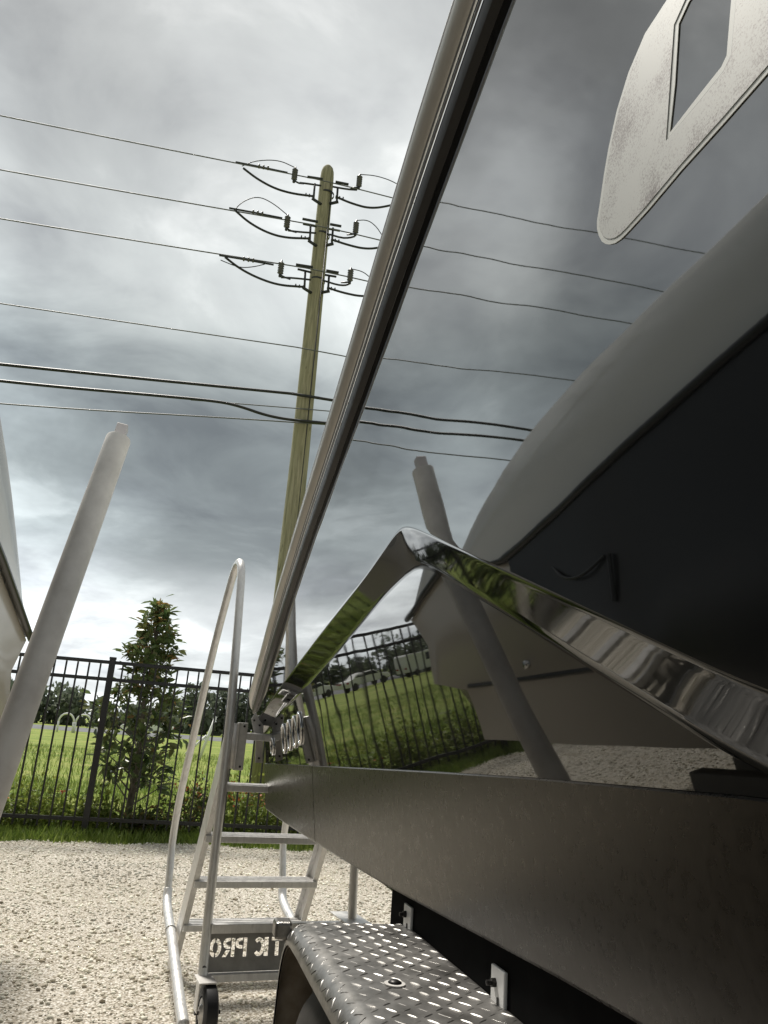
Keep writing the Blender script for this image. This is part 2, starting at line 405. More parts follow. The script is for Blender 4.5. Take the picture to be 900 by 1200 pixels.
def rock_mesh(seed):
    rg = random.Random(seed)
    bm = bmesh.new(); bmesh.ops.create_icosphere(bm, subdivisions=1, radius=1)
    for v in bm.verts: v.co *= rg.uniform(.65, 1.25); v.co.z *= .62
    vs = np.array([v.co[:] for v in bm.verts]); fs = np.array([[v.index for v in f.verts] for f in bm.faces]); bm.free()
    return vs, fs
def scatter(name, protos, pos, scale, mt, parent=None, tilt=.4, kind='stuff', yaw=None, smooth=False, aniso=None):
    """many small real pieces joined as one mesh (numpy)"""
    V = []; Fs = []; off = 0
    n = len(pos); which = rng.integers(0, len(protos), n)
    for k, (vs, fs) in enumerate(protos):
        idx = np.where(which == k)[0]; m_ = len(idx)
        if not m_: continue
        a = rng.uniform(0, 2*np.pi, m_) if yaw is None else yaw[idx]; tx = rng.normal(0, tilt, m_); ty = rng.normal(0, tilt, m_)
        ca, sa, cx, sx, cy, sy = np.cos(a), np.sin(a), np.cos(tx), np.sin(tx), np.cos(ty), np.sin(ty)
        z0 = np.zeros(m_); o1 = np.ones(m_)
        Rz = np.array([[ca, -sa, z0], [sa, ca, z0], [z0, z0, o1]]).transpose(2, 0, 1)
        Rx = np.array([[o1, z0, z0], [z0, cx, -sx], [z0, sx, cx]]).transpose(2, 0, 1)
        Ry = np.array([[cy, z0, sy], [z0, o1, z0], [-sy, z0, cy]]).transpose(2, 0, 1)
        Q = Rz @ Rx @ Ry
        P = np.einsum('nij,vj->nvi', Q, vs)*scale[idx][:, None, None]+pos[idx][:, None, :]
        V.append(P.reshape(-1, 3))
        ff = fs[None]+(np.arange(m_)*len(vs))[:, None, None]+off
        Fs.append(ff.reshape(-1, fs.shape[1])); off += m_*len(vs)
    V = np.concatenate(V); k = Fs[0].shape[1]; Fs = np.concatenate(Fs)
    me = bpy.data.meshes.new(name); me.vertices.add(len(V)); me.vertices.foreach_set('co', V.ravel())
    me.loops.add(Fs.size); me.loops.foreach_set('vertex_index', Fs.ravel())
    me.polygons.add(len(Fs)); me.polygons.foreach_set('loop_start', np.arange(0, Fs.size, k)); 
    me.update(calc_edges=True); me.validate()
    o = mesh_obj(name, me, mt, parent, smooth)
    if kind: o['kind'] = kind
    return o
# loose stones on the yard, denser where the camera sees them
n = 42000
yy = 2.6+6.1*rng.random(n)**1.0; xx = -3.6+6.2*rng.random(n)
keep = yy < np.array([gravel_edge(a)+.05 for a in xx]); xx, yy = xx[keep], yy[keep]
s_ = .0045+.011*rng.random(len(xx))**4
st = scatter('gravel_stones', [rock_mesh(i) for i in range(6)], np.stack([xx, yy, s_*.25], 1), s_, M['stone'])
tag(st, 'loose pale crushed shell stones lying on the gravel yard', 'gravel')

# ------------------------------------------------------------------ THE BLACK BOAT (right)
def plane_x(pl, y, zv):
    a, dl, ep, zr, yr = pl; dl, ep = R(dl), R(ep)
    nx, ny, nz = -math.cos(dl)*math.cos(ep), math.cos(dl)*math.sin(ep), -math.sin(dl)
    return a-(ny*(y-yr)+nz*(zv-zr))/nx
TP = (.35, 3.5, -1, 2.0, 2.5); LP = (.432, 9, -1.2, 1.28, 2.5)
END = 3.86
railz = [(-3, 2.95), (-1, 2.82), (0, 2.62), (.5, 2.50), (.985, 2.375), (1.215, 2.30), (1.515, 2.20), (1.91, 2.058), (2.519, 1.855), (3.056, 1.652), (3.61, 1.40), (3.9, 1.27)]
ridge = [(-3, 1.13), (0, 1.135), (.30, 1.15), (.45, 1.182), (.507, 1.202), (1.289, 1.510), (1.364, 1.540), (1.424, 1.560), (1.47, 1.568), (1.52, 1.564), (1.747, 1.521), (2.3, 1.441), (3.305, 1.282), (3.9, 1.17)]
bandlo = [(-3, 1.09), (0, 1.095), (.30, 1.10), (.45, 1.115), (.583, 1.147), (1.206, 1.411), (1.33, 1.462), (1.40, 1.482), (1.45, 1.487), (1.52, 1.484), (1.668, 1.468), (2.287, 1.370), (3.331, 1.225), (3.9, 1.13)]
striptop = [(-3, 1.128), (.589, 1.125), (.864, 1.120), (1.488, 1.098), (3.9, 1.003)]
stripbot = [(-3, .93), (.84, .882), (1.136, .868), (1.79, .839), (2.21, .827), (2.835, .812), (3.37, .802), (3.99, .80)]
boat = empty('black_boat', (1.6, 1.5, 0), 'glossy black motorboat on a trailer filling the right side, mirroring the sky and fence', 'boat')
ys = sorted(set([-3, -2, -1, -.5, -.2, 0, .2, .35] + [round(.4+.02*i, 3) for i in range(0, 48)]+[round(1.36+.008*i, 4) for i in range(0, 25)]+[round(1.56+.02*i, 3) for i in range(0, 37)] + [round(2.3+.1*i, 3) for i in range(0, 16)] + [END]))
ys = [y for y in ys if y <= END]
def smooth_tab(tab, y, h=None):
    h = h or (.014+.086*min(1, abs(y-1.47)/.35))
    return sum(lerp(tab, y+d*h/4) for d in range(-4, 5))/9
rings = []
for y in ys:
    zr, z1, z2, z3 = smooth_tab(railz, y)+.03, smooth_tab(ridge, y), smooth_tab(bandlo, y), lerp(striptop, y)-.03
    pt = lambda pl, zv: Vector((plane_x(pl, y, zv), y, zv))
    top = [pt(TP, zr+(z1+.0035-zr)*t) for t in (0, .12, .25, .5, .75, .93, .97, .99)]+[pt(TP, z1+.0038)]
    A1 = pt(TP, z1); B1 = pt(LP, z2)
    # rounded upper edge of the ridge
    up = pt(TP, z1+.0035); dn = A1.lerp(B1, .055)
    f1 = [((1-t)**2)*up+2*t*(1-t)*A1+t*t*dn for t in (.15, .3, .5, .7, .85, 1)]
    mid = [A1.lerp(B1, t) for t in (.12, .16, .5, .86, .90)]
    lowp = pt(LP, z2-.008); a2 = A1.lerp(B1, .92)
    f2 = [((1-t)**2)*a2+2*t*(1-t)*B1+t*t*lowp for t in (.3, .6, .85, 1)]
    low = [pt(LP, z2-.0085), pt(LP, z2-.012)]+[pt(LP, z2-.014+(z3-z2+.014)*t) for t in (.1, .3, .6, 1)]
    rings.append(top+f1+mid+f2+low)
hm = MB(); hm.loft(rings)
nseg = len(rings[0])-1
hm.m = [0 if (k % nseg) < 9 else (1 if (k % nseg) <= 22 else 2) for k in range(len(hm.f))]
hull = hm.build('hull', [M['gelcoat'], M['gel_ridge'], M['gel_lower']], boat, smooth=True, fixn=False)
# transom and the far side of the hull, so the boat is a closed body
tb = MB()
back = []
ye = END
topx, topz = rings[-1][0].x, rings[-1][0].z
tb.loft([[v for v in rings[-1]], [Vector((.60, 3.34, v.z)) for v in rings[-1]], [Vector((2.9, 3.33, v.z)) for v in rings[-1]]])
tb.loft([[Vector((2.9, min(y, 3.33), smooth_tab(railz, y)+.03)) for y in ys], [Vector((2.8, min(y, 3.33), .85)) for y in ys]])
tb.build('transom', M['gelcoat'], boat, fixn=False)
dk = MB(); dk.loft([[Vector((plane_x(TP, y, smooth_tab(railz, y)+.03), y, smooth_tab(railz, y)+.03)) for y in ys], [Vector((.60, min(y, 3.34), smooth_tab(railz, y)+.03)) for y in ys], [Vector((2.9, min(y, 3.33), smooth_tab(railz, y)+.03)) for y in ys]])
dk.build('deck', M['gel_white'], boat, fixn=False)
# matte lower hull side with its seam, then V bottom
def strip_piece(y0, y1, name, bot=stripbot, lift=0):
    yl = [y0+(y1-y0)*i/14 for i in range(15)]
    rg = []
    for y in yl:
        zt, zb = lerp(striptop, y), lerp(bot, y)
        off = -.008
        xt = plane_x(LP, y, zt)+off-lift; xb = plane_x(LP, y, zt)+off+.055*(zt-zb)/.2*.5-lift
        rg.append([Vector((xt+.03, y, zt+.001)), Vector((xt+.0045, y, zt)), Vector((xt, y, zt-.002)), Vector((xt+(xb-xt)*.5, y, (zt+zb)/2)), Vector((xb, y, zb+.006)), Vector((xb+.006, y, zb)), Vector((xb+.30, y, zb-.03))])
    b = MB(); b.loft(rg)
    for r0 in (rg[0], rg[-1]): b.quad(*r0)
    return b.build(name, M['antifoul'], boat, smooth=False, fixn=True)
strip_piece(-3, 2.63, 'lower_side_panel')
endbot = [(2.60, .842), (3.0, .838), (3.2, .85), (3.86, .925)]
strip_piece(2.638, END, 'aft_side_panel')
bb = MB(); bb.loft([[Vector((.60, y, .78)), Vector((1.65, y, .45)), Vector((2.8, y, .85))] for y in (-3, 3.3)])
bb.build('keel_bottom', M['antifoul'], boat, fixn=False)
# rub rail in its strips, lofted along the sheer
def rail_strip(name, prof, mt, y0=-3, y1=3.97, smooth=True):
    yl = [y0]+[y for y in ys if y0 < y < 3.8]+[3.82, 3.88, 3.92, 3.95, 3.965]
    rg = []
    for y in yl:
        zr = smooth_tab(railz, min(y, 3.9)) - max(0, y-3.9)*.45; k = 1 if y < 3.82 else max(.12, math.sqrt(max(0, 1-((y-3.82)/.147)**2)))
        k *= lerp([(-3, 1.0), (1.2, 1.0), (2.6, .80), (4, .74)], y)
        rg.append([Vector((plane_x(TP, y, zr)+dx*k, y, zr+dz*k-(1-k)*.012)) for dx, dz in prof])
    b = MB(); b.loft(rg); b.quad(*rg[-1][::-1])
    return b.build(name, mt, boat, smooth=smooth, auto=35)
def arc(cx, cz, rx, rz, a0, a1, n=9): return [(cx+rx*math.cos(R(a0+(a1-a0)*i/n)), cz+rz*math.sin(R(a0+(a1-a0)*i/n))) for i in range(n+1)]
rail_strip('rub_rail_cap', [(0, .062)]+arc(-.024, .030, .030, .031, 95, 268, 14), M['rail_metal'])
rail_strip('rub_rail_painted_highlight', arc(-.0505, .034, .0052, .0052, 60, 300, 8), M['white'])  # white strip paints the sky's highlight along the cap edge
rail_strip('rub_rail_lip', arc(-.0265, -.0025, .0022, .0022, 60, 300, 6), M['rail_lip'])
rail_strip('rub_rail_groove', [(-.022, -.004), (-.019, -.008), (-.019, -.020)], M['rail_rubber'])
rail_strip('rub_rail_bead', arc(-.0215, -.0225, .0028, .0028, 60, 300, 6), M['rail_lip'])
rail_strip('rub_rail_channel', [(-.018, -.025), (-.0165, -.036), (-.018, -.0395)], M['rail_rubber'])
rail_strip('rub_rail_base', [(-.0195, -.0395), (-.0195, -.051), (-.012, -.064), (.004, -.071)], M['rail_vinyl'])

# big letter on the topside: border, silver flake face and inner line
def tp3(off):
    def f(u, v, d): return Vector((plane_x(TP, u, v)-off-.0006+d, u, v))
    return f
outer = [(.53, 1.904), (.569, 1.901), (.603, 1.882), (.63, 1.855), (.652, 1.821), (.665, 1.795), (.678, 1.764), (.6855, 1.748), (.6868, 1.738), (.6845, 1.728), (.679, 1.716), (.672, 1.708), (.664, 1.702), (.654, 1.697), (.643, 1.6945), (.632, 1.694), (.593, 1.695), (.536, 1.700), (.475, 1.702), (.422, 1.705), (.368, 1.707), (.30, 1.712), (.27, 1.74), (.26, 1.80), (.28, 1.85), (.33, 1.885), (.42, 1.90)]
hole = [(.547, 1.753), (.532, 1.798), (.517, 1.859), (.50, 1.868), (.43, 1.868), (.425, 1.85), (.434, 1.836), (.448, 1.813), (.462, 1.764), (.47, 1.759), (.502, 1.757)]
def inset(poly, d):
    n_ = len(poly); out = []
    for i in range(n_):
        a, b, c = Vector(poly[i-1]), Vector(poly[i]), Vector(poly[(i+1) % n_])
        e1, e2 = (b-a).normalized(), (c-b).normalized(); nn = (Vector((-e1.y, e1.x))+Vector((-e2.y, e2.x)))
        nn = nn.normalized() if nn.length > 1e-6 else Vector((0, 0)); out.append(tuple(b+nn*d))
    return out
area = sum(outer[i-1][0]*outer[i][1]-outer[i][0]*outer[i-1][1] for i in range(len(outer)))
sg = 1 if area > 0 else -1
areah = sum(hole[i-1][0]*hole[i][1]-hole[i][0]*hole[i-1][1] for i in range(len(hole))); sh = 1 if areah > 0 else -1
plate('letter_border', outer, [hole], tp3(.0008), .0008, M['decal_edge'], boat)
plate('letter_line', inset(outer, sg*.0055), [inset(hole, -sh*.0070)], tp3(.0011), .0003, M['decal_line'], boat)
plate('letter_face', inset(outer, sg*.0060), [inset(hole, -sh*.0079)], tp3(.0014), .0003, M['decal'], boat)

# chrome letters near the stern (seen almost edge on) and the hinge bracket
for i, y in enumerate([2.87, 2.985, 3.11, 3.25, 3.60]):
    zc_ = 1.166-(y-2.9)*.11-(.0 if i == 4 else 0)
    hgt = .054 if i < 4 else .035
    pts = []
    for k in range(25):
        a = 2*math.pi*k/24
        yy_, zz_ = y+.040*math.cos(a), zc_+hgt*math.sin(a)
        pts.append(Vector((plane_x(LP, yy_, zz_)-.003, yy_, zz_)))
    b = MB(); b.tube(pts, .0055, 8, cap=False); b.build('chrome_letter', M['chrome'], boat, smooth=True)
hb = MB()
xb_ = plane_x(LP, 3.75, 1.15)-.055
hb_o = [(-.030, 1.200), (-.012, 1.232), (.012, 1.196), (.030, 1.192), (.046, 1.01), (.012, 1.01), (.004, 1.10), (-.018, 1.165)]
hb.loft([[Vector((xb_+dx, 3.73+dx*.3+dy, zv)) for dx, zv in hb_o] for dy in (0, .008)], closed=True, cap=True)
hb.build('hinge_bracket', M['alu_pale'], boat)
for bx, bz in ((-.016, 1.195), (.012, 1.175), (.026, 1.03)):
    b = MB(); lathe(b, (xb_+bx, 3.728+bx*.3, bz), (0, -1, 0), [(0, .005), (.012, .005), (.013, 0)], 8); b.build('bracket_bolt', M['bolt'], boat)
# ------------------------------------------------------------------ the boat's trailer: frame, fender, wheels
trl = empty('boat_trailer', (1.6, .5, 0), 'black framed boat trailer with silver diamond plate fender under the glossy black boat', 'trailer')
b = MB(); b.box((.575, -.6, .71), (.09, 4.9, .38)); b.build('frame_rail', M['black'], trl, bevel=.006)
b = MB(); b.box((2.6, -.6, .80), (.09, 4.9, .15)); b.build('frame_rail', M['black'], trl, bevel=.006)
for y in (-2.6, -.4, 1.75):
    b = MB(); b.box((1.587, y, .62), (1.93, .09, .12)); b.build('cross_beam', M['black'], trl, bevel=.006)
# fender: top plate with rolled edge following a path
def fpath():
    P = [(-1.6, .77), (-.8, .77), (0, .77), (.6, .77), (1.0, .77), (1.3, .77), (1.45, .769)]
    P += [(1.60, .769), (1.68, .767)]
    for i in range(1, 11):
        a = R(90-i*8.6); P.append((1.69+.15*math.cos(a), .617+.15*math.sin(a)))
    P.append((1.850, .53)); P.append((1.858, .42)); P.append((1.86, .33))
    return P
def fsect(n_=8):
    """(outward x, height above path) from the inner side to the rolled edge"""
    s = [(.533, 0), (.44, 0), (.345, 0), (.325, -.0015)]
    s += [(.325+.036*math.cos(R(a)), -.0375+.036*math.sin(R(a))) for a in (100, 115, 130, 145, 160, 172, 180)]
    s.append((.289, -.041))
    return s
path = fpath()
def frame_at(path, i):
    a = Vector(path[max(i-1, 0)]); b_ = Vector(path[min(i+1, len(path)-1)]); t = (b_-a).normalized(); return t, Vector((-t.y, t.x))
FX, FZ = -.004, .014
def fend_ring(i, sect, off=0):
    t, nn = frame_at(path, i); out = []
    for x, h in sect:
        p = Vector(path[i])+nn*(h+off); out.append(Vector((x+FX, p.x+.02, p.y+FZ)))
    return out
b = MB(); b.loft([fend_ring(i, fsect()) for i in range(len(path))])
fo = b.build('fender', M['fender'], trl, smooth=True, fixn=False, auto=50)
inn = [(x+(.004 if x < .33 else 0), h) for x, h in fsect()]
b = MB(); b.loft([fend_ring(i, inn, -.004) for i in range(len(path))]); b.build('fender_lining', M['fender_in'], trl, smooth=True, fixn=False)
# raised lozenges of the tread plate
L_ = [0]; 
for a, c in zip(path, path[1:]): L_.append(L_[-1]+(Vector(c)-Vector(a)).length)
def along(s):
    for i in range(len(L_)-1):
        if s <= L_[i+1]:
            t = (s-L_[i])/(L_[i+1]-L_[i]); p = Vector(path[i]).lerp(Vector(path[i+1]), t)
            t1, n1_ = frame_at(path, i); t2, n2_ = frame_at(path, i+1); return p, t1.lerp(t2, t).normalized(), n1_.lerp(n2_, t).normalized()
    return Vector(path[-1]), *frame_at(path, len(path)-1)
sec = fsect(); SL = [0]
for a, c in zip(sec, sec[1:]): SL.append(SL[-1]+(Vector(c)-Vector(a)).length)
def across(u):
    for i in range(len(SL)-1):
        if u <= SL[i+1]:
            t = (u-SL[i])/(SL[i+1]-SL[i]); a, c = Vector(sec[i]), Vector(sec[i+1]); d = (c-a).normalized()
            return a.lerp(c, t), d, Vector((d.y, -d.x)) if False else Vector((-d.y, d.x))*(-1)
    return Vector(sec[-1]), Vector((0, -1)), Vector((-1, 0))
def fpoint(s, u, h):
    p, t, nn = along(s); q, d, nv = across(u)
    x = q.x+nv.x*h; hh = q.y+nv.y*h
    w_ = p+nn*hh
    return Vector((x+FX, w_.x+.02, w_.y+FZ))
tread = MB(); pitch = .0240
i = 0; s = L_[3]
while s < L_[-1]-.02:
    j = 0; u = .008
    while u < SL[-1]-.008:
        ang = R(38) if (i+j) % 2 else R(-52)
        a = Vector((math.cos(ang), math.sin(ang))); bb_ = Vector((-a.y, a.x)); c = Vector((s, u)); Lh, Wh = .0122*random.uniform(.85, 1.1), .0019
        ring = [(c+a*Lh, 0), (c+a*Lh*.45+bb_*Wh*.9, 0), (c-a*Lh*.45+bb_*Wh*.9, 0), (c-a*Lh, 0), (c-a*Lh*.45-bb_*Wh*.9, 0), (c+a*Lh*.45-bb_*Wh*.9, 0)]
        pr = [fpoint(q.x, min(max(q.y, 0), SL[-1]), -.0002) for q, _ in ring]
        hh_ = .0011*random.uniform(.55, 1.2); t1_ = fpoint(*(c+a*Lh*.5), hh_); t2_ = fpoint(*(c-a*Lh*.5), hh_)
        k = len(tread.v); tread.v += [tuple(q) for q in pr]+[tuple(t1_), tuple(t2_)]
        for f in ((0, 1, 6), (1, 2, 7, 6), (2, 3, 7), (3, 4, 7), (4, 5, 6, 7), (5, 0, 6)): tread.f.append(tuple(k+x for x in f)); tread.m.append(0)
        u += pitch; j += 1
    s += pitch; i += 1
to = tread.build('raised_tread', M['fender'], trl, smooth=True, fixn=True, auto=60); to['kind'] = 'stuff'
b = MB(); b.box((.280, 1.795, .754), (.036, .05, .034)); b.build('fender_end_flange', M['fender'], trl, bevel=.006)
b = MB(); lathe(b, (.390, 1.31, .77+FZ), (0, 0, 1), [(0, .011), (.004, .011), (.007, .006), (.0075, 0)], 14); b.build('fender_bolt', M['bolt'], trl, smooth=True)
b = MB(); lathe(b, (.390, 1.31, .7705+FZ), (0, 0, 1), [(0, .017), (.002, .017), (.0025, .010)], 18); b.build('bolt_washer', M['alu_pale'], trl)
# fender mounting plates on the black rail
for y, zc_, hh in ((1.70, .800, .046), (1.22, .806, .052), (.55, .806, .05)):
    p = MB(); p.box((.527, y, zc_), (.006, .052, hh)); q = p.build('mounting_plate', M['white'], trl, bevel=.002)
    p = MB(); lathe(p, (.524, y+.008, zc_+.004), (-1, 0, 0), [(0, .007), (.006, .007), (.007, 0)], 6)
    lathe(p, (.519, y+.008, zc_+.004), (-1, 0, 0), [(0, .004), (.009, .004), (.010, 0)], 8)
    p.build('plate_bolt', M['bolt'], trl)
    p = MB(); p.box((.5235, y-.004, zc_-hh*.34), (.002, .005, .009)); p.build('plate_slot', M['bolt'], trl)
def road_wheel(x0, x1, y, zc_, r, parent, tm=None):
    ax = (1, 0, 0); w_ = x1-x0; c = (x0, y, zc_)
    b = MB(); lathe(b, c, ax, [(w_*.12, r*.62), (0.004, r*.72), (0, r*.84), (.012, r*.93), (.03, r*.985), (w_*.3, r), (w_*.7, r), (w_-.03, r*.985), (w_-.012, r*.93), (w_, r*.84), (w_-.004, r*.72), (w_*.88, r*.62)], 56)
    ty = b.build('tyre', M['tyre'], parent, smooth=True)
    tr = MB(); nb = 52
    for k in range(nb):
        for row, off in ((.22, 0), (.41, .5), (.59, 0), (.78, .5)):
            a = 2*math.pi*(k+off)/nb; er = Vector((0, math.cos(a), math.sin(a))); et = Vector((0, -math.sin(a), math.cos(a)))
            tr.box(Vector((x0+w_*row, y, zc_))+er*(r+.001), (.024, .030, .009), (Vector((1, 0, 0)), et, er))
    t2 = tr.build('tyre_tread', M['tyre'], parent); t2['kind'] = 'stuff'
    b = MB(); lathe(b, c, ax, [(w_*.10, r*.60), (w_*.08, r*.635), (.018, r*.64), (.022, r*.60), (.06, r*.57), (.07, r*.40), (.055, r*.22), (.04, r*.16), (.03, 0)], 40)
    b.build('rim', M['alu'], parent, smooth=True, auto=40)
for y in (1.455, .54, -.37):
    road_wheel(.298, .505, y, .372, .366, trl)
b = MB(); b.tube([(.45, 1.455, .372), (2.6, 1.455, .372)], .035, 12); b.build('axle', M['black'], trl)

# ------------------------------------------------------------------ boarding stairs
th = R(82); SU = Vector((math.sin(th), math.cos(th), 0)); SV = Vector((math.cos(th), -math.sin(th), 0)); SO = Vector((.129, 4.346, 0))
def sp(u, v, zv): return SO+SU*u+SV*v+Vector((0, 0, zv))
stairs = empty('boarding_stairs', SO, 'rolling aluminium boarding stairs with looped handrail standing behind the boat stern', 'stairs')
WID = .63; AX = (SU, SV, Vector((0, 0, 1)))
def sloped_box(mb, p0, p1, w_, h_, shift=0):
    p0, p1 = Vector(p0), Vector(p1); t = (p1-p0).normalized(); sd_ = SU; up = sd_.cross(t).normalized()
    mb.box((p0+p1)/2+sd_*shift, (w_, h_, (p1-p0).length), (sd_, up, t))
for side in (0, WID):
    sgn = 1 if side == 0 else -1
    b = MB(); p0, p1 = sp(side+.012*sgn, -.005, -.005), sp(side+.012*sgn, .715, 1.15)
    t = (p1-p0).normalized(); up = SU.cross(t).normalized()
    b.box((p0+p1)/2, (.006, .105, (p1-p0).length), (SU, up, t))
    for e in (-1, 1): b.box((p0+p1)/2+up*e*.0495+SU*.014*sgn, (.022, .006, (p1-p0).length), (SU, up, t))
    b.build('stringer', M['alu'], stairs, bevel=.0015)
    hr = [sp(side, -.275, .28), sp(side, -.30, .38), sp(side, -.37, .56), sp(side, -.30, .80), sp(side, -.114, 1.11), sp(side, .124, 1.552), sp(side, .36, 1.85), sp(side, .44, 1.935), sp(side, .54, 1.955), sp(side, .61, 1.90), sp(side, .65, 1.75), sp(side, .715, 1.48), sp(side, .778, 1.165), sp(side, .788, .778), sp(side, .815, .40), sp(side, .852, .19)]
    b = MB(); b.tube(smoothpath(hr, 2), .0195, 14); b.build('handrail', M['alu'], stairs, smooth=True)
    bt = [sp(side, -.28, .31), sp(side-.004, -.25, .265), sp(side-.010, -.15, .235), sp(side-.03, .25, .175), sp(side-.055, .70, .09), sp(side-.065, .92, .055)]
    b = MB(); b.tube(smoothpath(bt, 2), .0235, 14); b.build('base_tube', M['alu'], stairs, smooth=True)
    b = MB(); lathe(b, sp(side-.022, .10, .198), (bt[3]-bt[2]), [(-.006, .024), (-.005, .028), (.005, .028), (.006, .024)], 14); b.build('tube_collar', M['alu'], stairs, smooth=True)
    for v_, z_ in ((.812, .374), (.838, .235)):
        b = MB(); lathe(b, sp(side, v_+.018, z_), SV, [(0, .0085), (.006, .0085), (.007, .005), (.0075, 0)], 8)
        b.build('bolt', M['bolt'], stairs)
    # caster at the foot of the near leg
    cs = MB(); cs.box(sp(side+.002, .90, .205), (.068, .12, .006), AX); cs.box(sp(side-.030, .93, .155), (.005, .06, .10), AX); cs.build('caster_fork', M['alu_pale'], stairs, bevel=.002)
    wc = sp(side+.016, .935, .100)
    b = MB(); lathe(b, wc-SU*.026, SU, [(0, .055), (0, .085), (.006, .097), (.046, .097), (.052, .085), (.052, .055)], 36); wl = b.build('caster_wheel', M['rubber'], stairs, smooth=True, auto=40)
    b = MB(); lathe(b, wc-SU*.020, SU, [(.004, .056), (-.004, .050), (-.004, .030), (-.012, .024), (-.014, 0)], 28); b.build('wheel_hub', M['alu_pale'], wl, smooth=True, auto=40)
    b = MB(); b.tube([wc-SU*.05, wc+SU*.05], .007, 10); b.build('wheel_axle', M['bolt'], wl)
for k, (v_, z_) in enumerate([(.15, .232), (.285, .446), (.42, .661), (.57, .895), (.70, 1.122)]):
    b = MB(); b.box(sp(WID/2, v_+.01, z_), (WID-.03, .13, .028), AX)
    for q in range(4): b.box(sp(WID/2, v_-.04+q*.033, z_+.0155), (WID-.036, .010, .004), AX)
    b.build('tread', M['alu'], stairs, bevel=.003)
b = MB(); b.box(sp(WID/2, .825, .368), (WID-.03, .035, .035), AX); b.build('top_bar', M['alu'], stairs, bevel=.003)
b = MB(); b.box(sp(WID/2, .850, .195), (WID-.03, .028, .03), AX); b.build('lower_bar', M['alu'], stairs, bevel=.003)
b = MB(); b.box(sp(WID+.0, .80, .392), (.11, .24, .007), AX); b.build('corner_plate', M['alu'], stairs, bevel=.002)
# stencilled panel: letters are real cut-outs, lettering faces away from the camera
def ringseg(cx, cz, rx, rz, t, a0, a1, n_=12):
    o = [(cx+rx*math.cos(R(a0+(a1-a0)*i/n_)), cz+rz*math.sin(R(a0+(a1-a0)*i/n_))) for i in range(n_+1)]
    o += [(cx+(rx-t)*math.cos(R(a1+(a0-a1)*i/n_)), cz+(rz-t)*math.sin(R(a1+(a0-a1)*i/n_))) for i in range(n_+1)]
    return o
def letter(ch, x, zc_, w_, h_):
    """outlines in reading direction; x grows to the reader's right"""
    t = w_*.30; x1 = x+w_; L = []; zb, zt = zc_-h_/2, zc_+h_/2
    if ch == 'O': L = [ringseg(x+w_/2, zc_, w_/2, h_/2, t, 98, 262), ringseg(x+w_/2, zc_, w_/2, h_/2, t, -82, 82)]
    if ch == 'C': L = [ringseg(x+w_/2, zc_, w_/2, h_/2, t, 42, 318, 18)]
    if ch == 'I': L = [[(x, zb), (x+t*1.25, zb), (x+t*1.25, zt), (x, zt)]]
    if ch == 'T': L = [[(x, zt-t*.9), (x+w_, zt-t*.9), (x+w_, zt), (x, zt)], [(x+w_/2-t*.55, zb), (x+w_/2+t*.55, zb), (x+w_/2+t*.55, zt-t*1.15), (x+w_/2-t*.55, zt-t*1.15)]]
    if ch in 'PR':
        L = [[(x, zb), (x+t, zb), (x+t, zt), (x, zt)]]
        cz = zt-h_*.29
        g_ = x+t*1.22
        L.append([(g_, zt)] + [(x+w_*.62+w_*.38*math.cos(R(a)), cz+h_*.29*math.sin(R(a))) for a in range(90, -91, -18)] + [(g_, cz-h_*.29), (g_, cz-h_*.29+t*.75)] +
                 [(x+w_*.60+w_*.14*math.cos(R(a)), cz+h_*.09*math.sin(R(a))) for a in range(-90, 91, 30)] + [(g_, cz+h_*.29-t*.75)])
        if ch == 'R': L.append([(x+t*1.4, zb), (x+t*1.4+.001, zt-h_*.64), (x+w_*.62, zt-h_*.64), (x+w_, zb), (x+w_-t*1.05, zb), (x+t*1.9, zt-h_*.74)][0:0] or [(x+w_-t*1.05, zb), (x+w_*1.04, zb), (x+w_*.72, zt-h_*.635), (x+w_*.36, zt-h_*.635)])
    return L
lw, lh = .049, .068; zc_ = .298
holes = []
txt = [('T', -.323), ('I', -.262), ('C', -.246), ('P', -.171), ('R', -.121), ('O', -.0655)]
for ch, x in txt:
    for l in letter(ch, x, zc_, lw, lh): holes.append([(-px_, pz_) for px_, pz_ in l])
plate('stencil_panel', [(.004, .212), (WID-.018, .212), (WID-.018, .350), (.004, .350)], holes, lambda u, v, d: sp(u, .832-(v-.28)*.12+d, v), .004, M['alu_dark'], stairs)
# white hinge plates on the near leg
b = MB()
b.box(sp(.058, .790, 1.08), (.040, .012, .20), AX); b.box(sp(.036, .798, 1.08), (.008, .03, .20), AX); b.build('hinge_plate', M['alu_pale'], stairs, bevel=.003)
b = MB(); b.tube([sp(.026, .797, .985), sp(.026, .790, 1.175)], .011, 10); b.build('hinge_pin', M['alu_pale'], stairs, smooth=True)
for z_ in (.995, 1.165):
    b = MB(); lathe(b, sp(.062, .797, z_), SV, [(0, .0055), (.005, .005), (.006, 0)], 8); b.build('bolt', M['bolt'], stairs)

